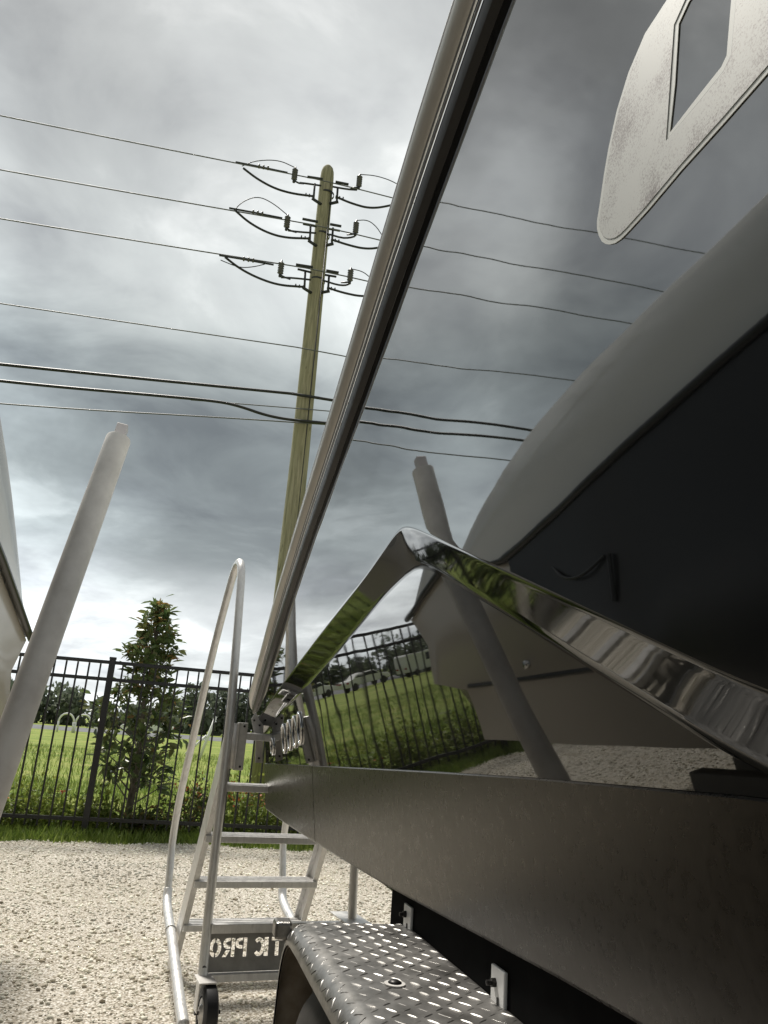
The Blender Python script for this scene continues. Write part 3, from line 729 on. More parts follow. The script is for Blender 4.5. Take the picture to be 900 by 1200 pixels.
# ------------------------------------------------------------------ guide post beside the neighbouring boat
gp = empty('guide_post', (-.64, 2.96, 0), 'pale grey sleeved trailer guide post leaning up beside the white boat', 'guide post')
p0, p1 = Vector((-.63, 2.975, .42)), Vector((-.426, 3.502, 2.385))
b = MB(); b.tube([p0.lerp(p1, t) for t in (0, .3, .6, .97, .996, 1.0)], [.057, .0565, .056, .0555, .0555, .0535], 28); b.build('sleeve', M['pvc'], gp, smooth=True, auto=40)
t = (p1-p0).normalized()
b = MB(); side_ = t.cross(Vector((0, 1, 0))).normalized(); b.box(p1+t*.03, (.050, .050, .085), (side_, t.cross(side_), t)); b.build('metal_end', M['galv_end'], gp, bevel=.004)
b = MB(); b.tube([(-.63, 2.98, .46), (-.635, 2.96, .41), (-.68, 2.94, .40), (-1.2, 2.94, .40)], .03, 12); b.build('mount_arm', M['trailer'], gp, smooth=True)

# ------------------------------------------------------------------ neighbouring white boat on its trailer (left)
nb_ = empty('white_boat', (-2.1, 1.5, 0), 'white hulled boat with dark rub rail on a trailer at the left edge', 'boat')
ntop = [(-4, 2.98), (1.67, 2.82), (2.56, 2.75), (3.3, 2.63), (3.7, 2.52), (4.15, 2.32), (4.6, 2.08), (4.95, 1.87), (5.37, 1.64)]
nrub = [(-4, 2.75), (1.76, 2.35), (2.47, 2.225), (3.2, 2.08), (3.84, 1.965), (4.2, 1.89), (5.37, 1.61)]
nys = [-4, -2, 0, 1, 1.6, 2, 2.4, 2.8, 3.1, 3.4, 3.7, 3.95, 4.2, 4.45, 4.7, 4.95, 5.15, 5.37]
def nx(y): return -.97
rg = []; rl = []; rk = []
for y in nys:
    zt, zb = smooth_tab(ntop, y, .15), lerp(nrub, y)
    zt = max(zt, zb+.03)
    rg.append([Vector((nx(y)-.12, y, zt+.0)), Vector((nx(y)-.05, y, zt-.012)), Vector((nx(y)-.012, y, zt-.05 if zt-.05 > zb+.02 else zb+.02)), Vector((nx(y)+.0, y, zb+(zt-zb)*.45)), Vector((nx(y), y, zb+.01))])
    ylo = y if y < 3.8 else 3.8+(y-3.8)*.49
    rl.append([Vector((nx(y)-.015, y, zb-.01)), Vector((nx(y)-.02, y*.7+ylo*.3, zb-.30 if y < 4.6 else zb-.22)), Vector((nx(y)+.03, y*.6+ylo*.4, 1.12)), Vector((nx(y)+.01, ylo, 1.06)), Vector((nx(y)-.03, ylo, .74)), Vector((nx(y)-.10, ylo, .72)), Vector((-2.15, ylo-.2, .42))])
b = MB(); b.loft(rg); b.quad(*([Vector((-3.1, 5.37, 1.66)), Vector((-3.1, 5.37, 1.60))]+rg[-1][::-1])); b.build('topside', M['gel_white'], nb_, smooth=True, auto=50, fixn=False)
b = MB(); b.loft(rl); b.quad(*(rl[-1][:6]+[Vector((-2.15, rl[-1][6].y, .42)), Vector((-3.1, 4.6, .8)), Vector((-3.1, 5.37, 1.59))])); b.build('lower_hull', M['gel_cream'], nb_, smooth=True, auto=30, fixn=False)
b = MB(); b.loft([[r_i[0], Vector((-3.2, r_i[0].y, r_i[0].z+.03)), Vector((-3.2, r_i[0].y, .8)), Vector((-2.15, r_i[0].y-.2, .42))] for r_i in rg]); b.build('deck_and_far_side', M['gel_white'], nb_, fixn=False)
bk = []  # black skin over the near side; shade between the boats put into colour
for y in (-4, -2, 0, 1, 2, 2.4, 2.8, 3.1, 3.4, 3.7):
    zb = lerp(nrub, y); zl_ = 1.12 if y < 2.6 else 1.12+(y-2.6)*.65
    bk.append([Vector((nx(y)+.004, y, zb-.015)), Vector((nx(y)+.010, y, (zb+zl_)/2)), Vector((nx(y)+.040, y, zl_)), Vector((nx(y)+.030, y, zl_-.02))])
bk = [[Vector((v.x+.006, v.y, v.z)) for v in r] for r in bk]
b = MB(); b.loft(bk); b.build('shade_side_panel', M['boat_black'], nb_, smooth=True, auto=30, fixn=False)
b = MB(); b.tube([(nx(y)+.012, y, lerp(nrub, y)) for y in nys], .022, 10); b.build('rub_rail', M['boat_black'], nb_, smooth=True)
b = MB(); b.tube([(nx(y)+.022, y, 1.085) for y in (-4, 0, 3, 4.5)], .014, 8); b.build('chine_line', M['boat_black'], nb_, smooth=True)
b = MB(); b.tube([(nx(0)+.005, 3.62, 1.16), (nx(0)+.05, 3.62, 1.16)], .022, 14); b.build('through_hull_fitting', M['rail_steel'], nb_, smooth=True)
b = MB(); b.tube([(-.94, 2.75, 1.60), (-.94, 2.75, 1.80)], .010, 8); b.build('grab_handle', M['boat_black'], nb_)
b = MB(); b.tube(smoothpath([(-.96, 3.25, 1.84), (-.93, 3.1, 1.75), (-.93, 2.95, 1.74), (-.95, 2.80, 1.80)], 2), .007, 8); b.build('hanging_cord', M['boat_black'], nb_)
nt = empty('neighbouring_trailer', (-2.1, 1.0, 0), 'grey trailer with wheels carrying the white boat at the left edge', 'trailer')
for x in (-1.25, -2.95):
    b = MB(); b.box((x, -.25, .50), (.08, 6.5, .15)); b.build('frame_rail', M['trailer'], nt, bevel=.005)
for y in (-2.5, -.5, 1.7, 2.94):
    b = MB(); b.box((-2.1, y, .40), (1.62, .08, .09)); b.build('cross_beam', M['trailer'], nt, bevel=.005)
    for x in (-1.5, -2.7):
        b = MB(); b.box((x, y, .53), (.08, .12, .17)); b.build('bunk_support', M['trailer'], nt)
for y in (1.1, .2): 
    road_wheel(-1.20, -1.0, y, .36, .355, nt)

# ------------------------------------------------------------------ fence
fen = empty('metal_fence', (0, 8.9, 0), 'black metal picket fence between the gravel yard and the grass field', 'fence')
FX0, FX1 = -9.3, 6.5; PW = .018
def cube_mesh(name, sx, sy, sz):
    b = MB(); b.box((0, 0, 0), (sx, sy, sz)); me = bpy.data.meshes.new(name); me.from_pydata(b.v, [], b.f); me.materials.append(M['fence']); return me
def place(me, name, loc, parent, rot=None):
    o = bpy.data.objects.new(name, me); C.objects.link(o); o.parent = parent; o.matrix_parent_inverse = Matrix.Translation(-Vector(parent.location))
    o.location = loc
    if rot: o.rotation_euler = rot
    return o
post0 = -.735; span = 2.42
pk = cube_mesh('picket', PW, PW, 1.64); pm = cube_mesh('fence_post', .063, .063, 1.80); cp = cube_mesh('post_cap', .070, .070, .022)
posts = [post0+span*k for k in range(-3, 3)]
rl_ = cube_mesh('fence_rail', span-.064, .032, .036)
for x in posts:
    place(pm, 'fence_post', (x, 8.9, .88), fen); place(cp, 'post_cap', (x, 8.9, 1.79), fen)
    if x+span <= posts[-1]+.1:
        for z_ in (1.745, 1.565, .165): place(rl_, 'fence_rail', (x+span/2, 8.9, z_), fen)
        npk = 20; gap = span/(npk+1)
        for k in range(1, npk+1):
            place(pk, 'picket', (x+gap*k, 8.9, .905), fen)

# ------------------------------------------------------------------ utility pole
PY, PX = 13.0, 1.47
pole = empty('utility_pole', (PX, PY, 0), 'tall greenish treated wood utility pole carrying the power lines behind the fence', 'utility pole')
b = MB(); pr = [(.0, .185), (3, .178), (6, .165), (9, .150), (11.9, .136), (12.05, .128), (12.14, .105), (12.20, .06), (12.215, 0.01)]
b.tube([(PX+(.04*math.sin(z_*.35)) + (0.02*z_/12), PY, z_) for z_, _ in pr], [q for _, q in pr], 28); b.build('wooden_shaft', M['wood'], pole, smooth=True)
levels = [11.78, 10.72, 9.62]
def tubeobj(pts, r, name, mt, parent, n=7, it=0):
    b = MB(); b.tube(smoothpath(pts, it) if it else pts, r, n); return b.build(name, mt, parent, smooth=True)
WIRE_Y = PY-.30
HWS = [
 dict(strain=[(1.04, 11.69), (1.34, 11.72)], arm=[(.91, 11.51), (1.05, 11.53), (1.34, 11.56)], drop=[(1.21, 11.57), (1.22, 11.22)], foot=[(1.19, 11.22), (1.36, 11.20)], arr=(.79, 11.46),
      jump=[(-.19, 11.44), (.10, 11.27), (.45, 11.15), (.80, 11.13), (1.19, 11.18)], lead=[(-.22, 11.48), (.02, 11.68), (.45, 11.82), (.79, 11.73)],
      rstrain=[(1.60, 11.73), (1.86, 11.74)], rarm=[(1.57, 11.60), (1.86, 11.62), (2.06, 11.66)], rdrop=[(1.67, 11.61), (1.68, 11.28)], rarr=(2.07, 11.66),
      rjump=[(1.64, 11.29), (1.95, 11.22), (2.35, 11.20), (2.78, 11.40), (3.1, 11.62)], rlead=[(2.07, 11.94), (2.42, 12.01), (2.85, 11.95), (3.3, 11.68)], disc=.10, zw=11.50),
 dict(strain=[(1.04, 10.71), (1.34, 10.72)], uarm=[(1.07, 10.60), (1.34, 10.61)], arm=[(.80, 10.38), (1.0, 10.40), (1.34, 10.46)], drop=[(1.22, 10.61), (1.24, 10.26)], foot=[(1.22, 10.26), (1.36, 10.22)], arr=(.76, 10.36),
      jump=[(-.22, 10.47), (.05, 10.28), (.40, 10.15), (.75, 10.12), (1.20, 10.22)], lead=[(-.25, 10.45), (-.12, 10.70), (.15, 10.90), (.45, 10.82), (.76, 10.62)],
      rstrain=[(1.58, 10.73), (1.80, 10.74)], ruarm=[(1.58, 10.62), (1.80, 10.63)], rarm=[(1.60, 10.50), (1.85, 10.48), (2.0, 10.52), (2.10, 10.58)], rdrop=[(1.66, 10.66), (1.67, 10.31)], rarr=(2.09, 10.58),
      rjump=[(1.64, 10.31), (1.94, 10.27), (2.29, 10.26), (2.6, 10.36), (3.0, 10.62)], rlead=[(2.09, 10.86), (2.30, 10.93), (2.48, 10.84), (2.62, 10.66)], disc=.11, zw=10.46),
 dict(strain=[(1.02, 9.68), (1.34, 9.70)], uarm=[(1.07, 9.59), (1.34, 9.58)], arm=[(.78, 9.34), (1.0, 9.38), (1.34, 9.42)], drop=[(1.22, 9.58), (1.24, 9.22)], foot=[(1.22, 9.22), (1.36, 9.18)], arr=(.75, 9.34),
      jump=[(-.28, 9.44), (.0, 9.27), (.35, 9.15), (.75, 9.09), (1.20, 9.16)], lead=[(-.35, 9.36), (.0, 9.28), (.25, 9.36), (.45, 9.47)],
      rstrain=[(1.60, 9.69), (1.84, 9.70)], ruarm=[(1.60, 9.59), (1.82, 9.60)], rarm=[(1.60, 9.46), (1.85, 9.43), (2.0, 9.45), (2.08, 9.50)], rdrop=[(1.68, 9.60), (1.69, 9.26)], rarr=(2.07, 9.50),
      rjump=[(1.66, 9.25), (1.95, 9.21), (2.35, 9.21), (2.7, 9.35), (3.0, 9.55)], rlead=[(2.07, 9.76), (2.30, 9.76), (2.46, 9.66)], disc=.06, zw=9.42)]
for H in HWS:
    fy = PY-.18; p3 = lambda k, yy_: [(a, yy_, c) for a, c in H[k]]
    for pre in ('', 'r'):
        tubeobj([(a, WIRE_Y, 1.15+(c-1.15)*.9906) for a, c in H[pre+'strain']], .026, 'strain_insulator', M['hardware'], pole)
        tubeobj(p3(pre+'arm', fy), .019, 'bracket_arm', M['hardware'], pole, it=1)
        if pre+'uarm' in H: tubeobj(p3(pre+'uarm', fy), .022, 'bracket_arm', M['hardware'], pole)
        tubeobj(p3(pre+'drop', fy), .022, 'bracket_drop', M['hardware'], pole)
        tubeobj(p3(pre+'jump', WIRE_Y), .022, 'jumper_cable', M['cable'], pole, it=3)
        tubeobj(p3(pre+'lead', WIRE_Y), .009, 'thin_lead', M['cable'], pole, it=3)
        e = (H[pre+'jump'][-1] if pre == '' else H['rjump'][0])
        for k in range(3):
            b = MB(); lathe(b, (e[0]+(-.07 if pre == '' else .07)*k, WIRE_Y, e[1]-.005), (1, 0, 0), [(-.012, .02), (-.010, .034), (.010, .034), (.012, .02)], 8); b.build('cable_joint', M['hardware'], pole)
        ax_, az_ = H[pre+'arr']
        b = MB(); prof = [(0, .02)]
        for k in range(5): prof += [(.02+k*.05, .035), (.032+k*.05, .060), (.048+k*.05, .035)]
        prof += [(.275, .022), (.31, .014), (.312, 0)]
        lathe(b, (ax_, WIRE_Y, az_-.02), (0, 0, 1), prof, 12); b.build('surge_arrester', M['insul'], pole, smooth=True)
        tubeobj([(ax_, WIRE_Y, az_-.02), (ax_+.0, WIRE_Y, az_-.07)], .028, 'arrester_base', M['hardware'], pole)
        tubeobj([(ax_, WIRE_Y, az_-.03), (ax_+(.10 if pre == '' else -.08), WIRE_Y, az_-.06), (ax_+(.2 if pre == '' else -.14), fy, H[pre+'arm'][0 if pre == '' else -1][1])], .017, 'arrester_arm', M['hardware'], pole)
    tubeobj([(H['drop'][1][0]-.03, fy, H['drop'][1][1]), (PX-.08, PY-.10, H['drop'][1][1]-.03)], .030, 'bracket_foot', M['hardware'], pole)
    tubeobj([(H['rdrop'][1][0]+.03, fy, H['rdrop'][1][1]), (PX+.08, PY-.10, H['rdrop'][1][1]-.03)], .030, 'bracket_foot', M['hardware'], pole)
    for k in range(3):
        b = MB(); lathe(b, (H['disc']+k*.085, WIRE_Y, H['zw']+.065+k*.005), (1, 0, 0), [(-.02, .012), (-.015, .042), (.012, .042), (.018, .012)], 10); b.build('disc_insulator', M['insul'], pole, smooth=True)
    tubeobj([(H['disc']-.45, WIRE_Y, H['zw']+.035), (H['disc']-.05, WIRE_Y, H['zw']+.055), (H['disc']+.55, WIRE_Y, H['zw']+.075)], .019, 'wire_clamp', M['hardware'], pole)
    b = MB(); lathe(b, (PX+.015, PY, H['drop'][0][1]-.05), (0, 0, 1), [(-.02, .14), (-.018, .152), (.018, .152), (.02, .14)], 28); b.build('pole_band', M['hardware'], pole)
tubeobj([(PX+.10, PY-.155, .3), (PX+.10, PY-.15, 6), (PX+.09, PY-.135, 11.5)], .011, 'ground_wire', M['cable'], pole, n=5)

# wires, each its own line; z at x=-4 and slope near the pole, sagging towards the next pole far left
def wire(name, zref, slope, y, r, mt, label, group, zpole=None, dip=0, xr=22, xl=-42):
    pts = []
    for i in range(0, 81):
        x = xl+(xr-xl)*i/80
        if x <= PX:
            dx = x+1.2; zv = zref+slope*dx + .0009*(dx*dx)*(1 if dx < 0 else 0)*1.0
        else:
            dx = PX+1.2; zp_ = zref+slope*dx; zv = zp_-.02*(x-PX)+.0012*(x-PX)**2
        pts.append((x, y, zv))
    b = MB(); b.tube(pts, r, 6); o = b.build(name, mt, None, smooth=True); tag(o, label, 'power line', group)
    return o
gW = 'overhead lines strung past the utility pole'
wire('power_line', 11.475, .046, WIRE_Y, .0125, M['wire'], 'highest thin power line, reaching the pole just below its top', gW)
wire('power_line', 10.40, .058, WIRE_Y, .0125, M['wire'], 'second thin power line down, meeting the middle set of pole brackets', gW)
wire('power_line', 9.43, .058, WIRE_Y, .0125, M['wire'], 'third thin power line down, meeting the lowest set of pole brackets', gW)
wire('neutral_line', 7.79, .045, WIRE_Y, .011, M['wire'], 'single thin wire midway between the brackets and the two thick cables', gW)
wire('communication_cable', 6.815, .080, PY-.22, .027, M['cable'], 'upper one of the two thick black cables crossing the pole', gW)
def path_wire(name, pts, r, mt, label):
    b = MB(); b.tube(smoothpath(pts, 3), r, 6); o = b.build(name, mt, None, smooth=True); tag(o, label, 'power line', gW); return o
path_wire('communication_cable', [(-42, PY-.24, 5.9), (-20, PY-.24, 5.75), (-8, PY-.24, 6.10), (-3.6, PY-.24, 6.31), (-1.2, PY-.24, 6.52), (-.12, PY-.24, 6.61), (.3, PY-.24, 6.60), (.85, PY-.24, 6.49), (PX, PY-.24, 6.50), (3, PY-.24, 6.66), (8, PY-.24, 7.0), (22, PY-.24, 7.8)], .026, M['cable'], 'lower thick black cable that dips just before reaching the pole')
path_wire('service_wire', [(-42, PY-.2, 5.2), (-20, PY-.2, 5.2), (-8, PY-.2, 5.62), (-3.5, PY-.2, 5.92), (1.4, PY-.2, 6.50), (8, PY-.2, 7.1), (22, PY-.2, 8.2)], .012, M['wire'], 'lowest thin wire, below the two thick black cables')
path_wire('service_wire', [(-.5, PY-.18, 6.58), (PX, PY-.18, 6.77), (4, PY-.18, 7.0), (10, PY-.18, 7.2), (22, PY-.18, 7.8)], .010, M['wire'], 'short faint wire between the two thick cables beside the pole')

# ------------------------------------------------------------------ plants
def leaf_proto(l=1.0, w_=.42, fold=.12, seg=2):
    vs = np.array([(0, 0, 0), (w_*.5, l*.35, fold*w_), (w_*.42, l*.68, fold*w_), (0, l, -.08*l), (-w_*.42, l*.68, fold*w_), (-w_*.5, l*.35, fold*w_)])
    return vs, np.array([[0, 1, 2, 3], [0, 3, 4, 5]])
def crown_points(n, radfn, zlo, zhi, cx, cy, clump=0, shell=.55):
    out = []
    cl = []
    if clump:
        for _ in range(clump):
            z_ = zlo+(zhi-zlo)*random.random(); a = random.random()*6.28; r = radfn(z_)*(.35+.65*random.random()); cl.append((cx+r*math.cos(a), cy+r*math.sin(a), z_))
    while len(out) < n:
        if clump:
            c = random.choice(cl); s = .10+.10*random.random(); p = (c[0]+random.gauss(0, s), c[1]+random.gauss(0, s), c[2]+random.gauss(0, s))
        else:
            z_ = zlo+(zhi-zlo)*random.random(); a = random.random()*6.28; r = radfn(z_)*random.random()**shell; p = (cx+r*math.cos(a), cy+r*math.sin(a), z_)
        out.append(p)
    return np.array(out)
def magnolia(x, y, h, rmax, label, seedv, nleaf, nobj):
    random.seed(seedv)
    t = empty('magnolia_tree', (x, y, 0), label, 'tree', 'young magnolia trees along the fence')
    b = MB(); b.tube([(x, y, 0), (x+.02, y, h*.3), (x-.01, y, h*.6), (x+.03, y, h*.97)], [.045, .036, .022, .006], 10); b.build('trunk', M['bark'], t, smooth=True)
    def rad(z_):
        k = (z_-.25)/(h-.25)
        return rmax*(.55+1.4*k if k < .3 else (1-((k-.3)/.7)**1.15)*.93+.04)*(1+.16*math.sin(z_*7+x))
    cl = []
    br = MB()
    for i in range(64):
        z_ = .35+(h-.4)*((i+random.random())/64)**1.0; a = i*2.4+random.random()*.6; r = rad(z_)*(.55+.5*random.random())
        tip = Vector((x+r*math.cos(a), y+r*math.sin(a), z_+.10+.10*random.random())); cl.append(tip)
        br.tube([(x, y, z_-.12), tip], [.011, .004], 5, cap=False)
    br.build('branches', M['bark'], t)
    pos, sc_, yaw = [], [], []
    lp = [leaf_proto(1, .38, .15), leaf_proto(1, .46, .05), leaf_proto(1, .34, .25)]
    for i in range(nleaf):
        c = random.choice(cl); f = random.random()
        base_ = Vector((x, y, c.z-.12)).lerp(c, .58+.52*f)
        pos.append((base_.x+random.gauss(0, .035), base_.y+random.gauss(0, .035), base_.z+random.gauss(0, .04))); sc_.append(random.uniform(.085, .15))
    scatter('foliage', lp, np.array(pos), np.array(sc_), M['magnolia'], t, tilt=.75)
    pos = []; sc_ = []
    for i in range(int(nleaf*.20)):
        c = random.choice([q for q in cl if q.z > h*.55 or random.random() < .22]); pos.append((c.x+random.gauss(0, .03), c.y+random.gauss(0, .03), c.z+random.gauss(0, .04)+.02)); sc_.append(random.uniform(.07, .12))
    top_ = [(x+.03+random.gauss(0, .045), y+random.gauss(0, .04), h-.1+random.gauss(0, .09)) for _ in range(60)]
    pos += top_; sc_ += [random.uniform(.07, .11) for _ in top_]
    scatter('new_foliage', lp, np.array(pos), np.array(sc_), M['bronze'], t, tilt=.6)
    # the largest outer leaves as pieces of their own
    vs, fs = lp[1]; me = bpy.data.meshes.new('leaf'); me.from_pydata([tuple(v) for v in vs], [], [tuple(int(q) for q in f) for f in fs]); me.materials.append(M['magnolia'])
    for i in range(nobj):
        c = random.choice([q for q in cl if q.y < y+.05]); out_ = Vector((c.x-x, c.y-y, 0)); a = math.atan2(out_.y, out_.x)
        o = place(me, 'leaf', c+Vector((random.gauss(0, .04), random.gauss(-.03, .03), random.gauss(0, .06))), t, (random.uniform(-.5, .9), random.uniform(-.5, .5), a-math.pi/2+random.gauss(0, .7)))
        s = random.uniform(.12, .165); o.scale = (s, s, s)
    return t
mt1 = magnolia(-.36, 9.55, 2.42, .58, 'bronze tipped magnolia tree behind the fence, right of the fence post', 11, 1300, 200)
mt2 = magnolia(-4.6, 9.7, 2.5, .45, 'slim magnolia tree beyond the fence, left of the white boat', 23, 1800, 0)
b = MB(); 
# shrubs in a row along the fence
shl = leaf_proto(1, .5, .1)
def shrub(x, y, rx, h, mt, label, nl=900, flowers=0, seedv=1):
    random.seed(seedv); t = empty('shrub', (x, y, 0), label, 'shrub', 'low shrubs along the foot of the fence')
    pos = []
    for i in range(nl):
        a = random.random()*6.28; r = random.random()**.5; el = random.random()
        pos.append((x+rx*r*math.cos(a)*(1+.2*math.sin(3*a)), y+rx*.55*r*math.sin(a), .03+h*el*math.sqrt(max(.05, 1-r*r*.8))*(.85+.3*math.sin(a*5+seedv))))
    o = scatter('foliage', [shl, leaf_proto(1, .36, .2)], np.array(pos), rng.uniform(.035, .075, nl), mt, t, tilt=.8)
    if flowers:
        pos = [(x+random.uniform(-rx, rx)*.8, y-rx*.35+random.gauss(0, .08), h*random.uniform(.45, .95)) for _ in range(flowers)]
        pp = []
        for p in pos:
            for _ in range(7): pp.append((p[0]+random.gauss(0, .018), p[1]+random.gauss(0, .018), p[2]+random.gauss(0, .014)))
        scatter('flowers', [leaf_proto(1, .8, .1)], np.array(pp), rng.uniform(.022, .036, len(pp)), M['flower'], t, tilt=.8)
    st_ = MB()
    for _ in range(9): 
        a = random.random()*6.28; st_.tube([(x, y, 0), (x+rx*.5*math.cos(a), y+rx*.3*math.sin(a), h*.8)], [.008, .003], 4, cap=False)
    st_.build('stems', M['bark'], t)
shr = [(-1.95, 9.30, .40, .62, 'shrub', 0, 'leafy green shrub behind the fence, under the leaning guide post'),
       (-1.30, 9.25, .38, .50, 'shrub', 2, 'light green shrub behind the fence, just left of the fence post'),
       (-.72, 9.18, .30, .42, 'shrub', 0, 'small green shrub at the foot of the fence post'),
       (-.20, 9.10, .26, .26, 'shrub2', 0, 'low dark shrub below the magnolia trunk'),
       (.32, 9.35, .34, .60, 'shrub2', 5, 'dark shrub behind the fence, seen through the stair handrail'),
       (.85, 9.25, .38, .66, 'shrub', 16, 'orange flowering shrub behind the fence, right of the stair handrail'),
       (1.45, 9.25, .38, .55, 'shrub', 8, 'flowering shrub behind the fence, hidden partly by the boat stern'),
       (2.1, 9.3, .4, .55, 'shrub', 2, 'green shrub by the fence, behind the black boat'),
       (-2.7, 9.3, .45, .60, 'shrub', 0, 'green shrub by the fence, behind the guide post foot'),
       (-3.5, 9.3, .45, .5, 'shrub2', 0, 'dark shrub by the fence, in front of the white boat bow'),
       (-4.4, 9.2, .4, .45, 'shrub', 0, 'small shrub by the fence near the far magnolia tree')]
for i, (x, y, rx, h, mk, fl, lab) in enumerate(shr): shrub(x, y, rx, h, M[mk], lab, 1300 if mk == 'shrub' else 1100, fl, i+3)

# grass fringe and taller grass near the fence
def blades(n_, x0, x1, y0, y1, hmin, hmax, name, label, clumpy=1.0, dens=None):
    xx = rng.uniform(x0, x1, n_); yy = rng.uniform(y0, y1, n_)
    if dens is not None: k = dens(xx, yy); xx, yy = xx[k], yy[k]
    pr = []
    for k in range(4):
        bend = .15+.2*k
        vs = np.array([(-.045, 0, 0), (.045, 0, 0), (.03, bend*.35, .55), (-.03, bend*.35, .55), (0, bend, 1.0), (0, bend, 1.0)])
        pr.append((vs[:5], np.array([[0, 1, 2], [0, 2, 3], [3, 2, 4]])))
    o = scatter(name, pr, np.stack([xx, yy, np.zeros_like(xx)-.005], 1), rng.uniform(hmin, hmax, len(xx)), M['grass_blade'], None, tilt=.25)
    tag(o, label, 'grass')
ge = np.vectorize(gravel_edge)
blades(26000, -5, 4, 8.3, 9.7, .04, .13, 'grass_fringe', 'short green grass along the foot of the fence', dens=lambda a, c: c > ge(a)-.02+rng.normal(0, .05, len(a)))
blades(30000, -9, 7, 9.3, 16, .05, .15, 'meadow_grass', 'grass blades of the field just behind the fence')
blades(16000, -14, 9, 15, 34, .08, .20, 'rough_grass', 'taller tufts of grass further out in the field')
# white stones at the magnolia foot
wp = np.stack([rng.normal(-.36, .42, 260), rng.normal(9.75, .14, 260), rng.uniform(.01, .04, 260)], 1)
ws = scatter('white_stones', [rock_mesh(i+20) for i in range(3)], wp, rng.uniform(.018, .04, 260), M['white'])
tag(ws, 'white stones ringed around the magnolia trunk behind the fence', 'stones')

# far wood and separate trees
def blob_foliage(name, centres, n_per, size, mt, parent=None):
    pos = []
    for (x, y, z_, r) in centres:
        d = rng.normal(0, 1, (n_per, 3)); d /= np.linalg.norm(d, axis=1)[:, None]; rr = r*rng.random(n_per)[:, None]**.35
        pos.append(np.array([x, y, z_])+d*rr*np.array([1, 1, .8]))
    pos = np.concatenate(pos)
    return scatter(name, [leaf_proto(1, .8, .2), leaf_proto(1, .6, .1)], pos, rng.uniform(size*.6, size*1.3, len(pos)), mt, parent, tilt=1.2)
cent = []
random.seed(5)
x = -190.
while x < 190:
    y = 122+random.uniform(-4, 8); h = 4.6+1.3*math.sin(x*.05)+1.0*math.sin(x*.21)+random.uniform(-.6, .9)
    zz_ = .8
    while zz_ < h: cent.append((x+random.uniform(-1, 1), y+random.uniform(-1, 1), zz_, 1.6+random.random()*.9)); zz_ += 1.6
    x += 2.1
fw = blob_foliage('tree_line', cent, 120, .85, M['wood_far']); tag(fw, 'hazy dark line of trees along the far side of the field', 'trees')
def tree(x, y, h, r, label, seedv, palm=False):
    random.seed(seedv); t = empty('tree', (x, y, 0), label, 'tree', 'trees out in the field')
    b = MB(); b.tube([(x, y, 0), (x+.15, y, h*.35), (x-.1, y, h*.7), (x, y, h*.92)], [h*.035, h*.028, h*.018, h*.008], 9)
    cs = []
    for i in range(13):
        a = random.random()*6.28; z_ = h*(.42+.5*random.random()); rr = r*(1.05-abs(z_/h-.62)*1.4)*random.uniform(.5, 1); p = (x+rr*math.cos(a), y+rr*math.sin(a), z_)
        b.tube([(x, y, z_-h*.15), p], [h*.012, h*.004], 5, cap=False); cs.append((*p, r*random.uniform(.28, .42)))
    b.build('trunk', M['bark'], t, smooth=True)
    blob_foliage('crown', cs, 130, r*.12, M['wood_far'], t)
tree(-14.5, 34, 5.2, 2.0, 'open crowned field tree mirrored at the tip of the lower hull panel', 3)
tree(-17.5, 36, 4.4, 1.9, 'shorter field tree beside the open crowned one', 8)
tree(-20, 46, 5.0, 2.4, 'broad field tree standing before the tree line', 12)
tree(-27, 52, 5.5, 2.6, 'tallest broad tree at the far left of the field', 16)
cs = [(-33+random.uniform(-9, 9), 78+random.uniform(-3, 3), random.uniform(.5, 3.6), 2.0) for _ in range(46)]
mo = blob_foliage('thicket', cs, 60, .55, M['wood_far']); tag(mo, 'dark mound of bushes beyond the field, left of the road', 'bushes')

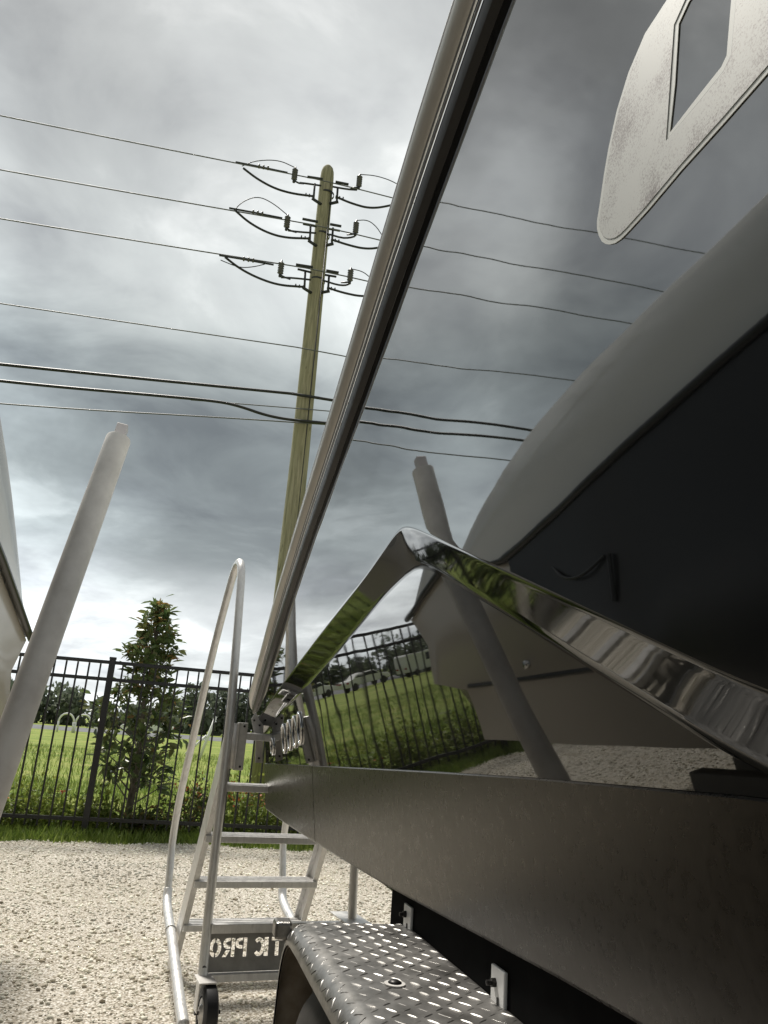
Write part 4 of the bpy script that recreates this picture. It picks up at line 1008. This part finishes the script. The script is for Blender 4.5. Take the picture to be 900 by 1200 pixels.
# parked cars and things across the field
def car(x, y, rot, label, kind='sedan', red=True):
    t = empty('parked_car', (x, y, 0), label, 'car', 'white vehicles parked across the field')
    ca, sa = math.cos(rot), math.sin(rot)
    W = lambda a, c, z_: Vector((x+a*ca-c*sa, y+a*sa+c*ca, z_))
    if kind == 'van': prof = [(-2.5, .45), (-2.5, 1.0), (-2.45, 1.9), (-2.3, 2.05), (1.0, 2.05), (1.75, 1.35), (2.45, 1.15), (2.55, .85), (2.5, .45)]
    else: prof = [(-2.2, .42), (-2.25, .8), (-2.1, 1.0), (-1.45, 1.05), (-.85, 1.42), (.45, 1.45), (1.15, 1.02), (2.05, .88), (2.25, .7), (2.2, .42)]
    b = MB(); hw = .88
    b.loft([[W(a, c, z_) for a, z_ in prof] for c in (-hw, -hw*.92, hw*.92, hw)], closed=True, cap=True); b.build('body', M['white'], t, bevel=.05)
    if kind == 'van': wn = [(.1, 1.2), (.1, 1.85), (.9, 1.85), (1.5, 1.35), (1.5, 1.2)]
    else: wn = [(-1.25, 1.06), (-.8, 1.36), (.4, 1.38), (.95, 1.06)]
    for c in (-hw-.012, hw+.012):
        g_ = MB(); g_.quad(*[W(a, c, z_) for a, z_ in wn]); g_.build('side_window', M['glass'], t)
    for a in (-1.4, 1.4):
        for c in (-hw+.05, hw-.05):
            wv = MB(); lathe(wv, W(a, c, .33), W(0, 1, 0)-W(0, 0, 0), [(-.1, 0), (-.1, .33), (.1, .33), (.1, 0)], 16); wv.build('wheel', M['tyre'], t)
    for c in (-.6, .6):
        lm = MB(); lm.box(W(-2.24 if kind == 'sedan' else -2.5, c, .82), (.08, .3, .14), (Vector((ca, sa, 0)), Vector((-sa, ca, 0)), Vector((0, 0, 1)))); lm.build('tail_lamp', M['lamp_red'], t)
car(-18.5, 68, R(160), 'white saloon car nearest the bushes, parked across the field')
car(-14.2, 70, R(172), 'white saloon car second from the bushes, parked across the field')
car(-23.8, 67, R(165), 'white van parked behind the saloon cars across the field', 'van')
car(-2.2, 73, R(178), 'white saloon car far away behind the fence post')
ar = empty('arched_shelter', (-7.6, 66, 0), 'small white double arched frame far across the field, left of the fence post', 'shelter')
for k in range(2):
    b = MB(); cx_ = -8.1+k*1.25
    b.tube([(cx_+.55*math.cos(a), 66, .8+.6*math.sin(a)) if 0 <= a <= math.pi else (cx_, 66, 0) for a in [math.pi*i/14 for i in range(15)]], .07, 8)
    b.tube([(cx_-.55, 66, .83), (cx_-.55, 66, 0)], .07, 8); b.tube([(cx_+.55, 66, .83), (cx_+.55, 66, 0)], .07, 8); b.build('arch', M['white'], ar, smooth=True)
af = empty('white_brace', (1.15, 30, 0), 'white slanted A shaped brace out in the field, seen through the handrail', 'brace')
b = MB(); b.tube([(1.05, 30, 0), (1.45, 30, 1.55)], .055, 8); b.build('main_leg', M['white'], af, smooth=True)
b = MB(); b.tube([(.55, 30.2, .15), (1.2, 30, .85)], .045, 8); b.build('back_leg', M['white'], af, smooth=True)
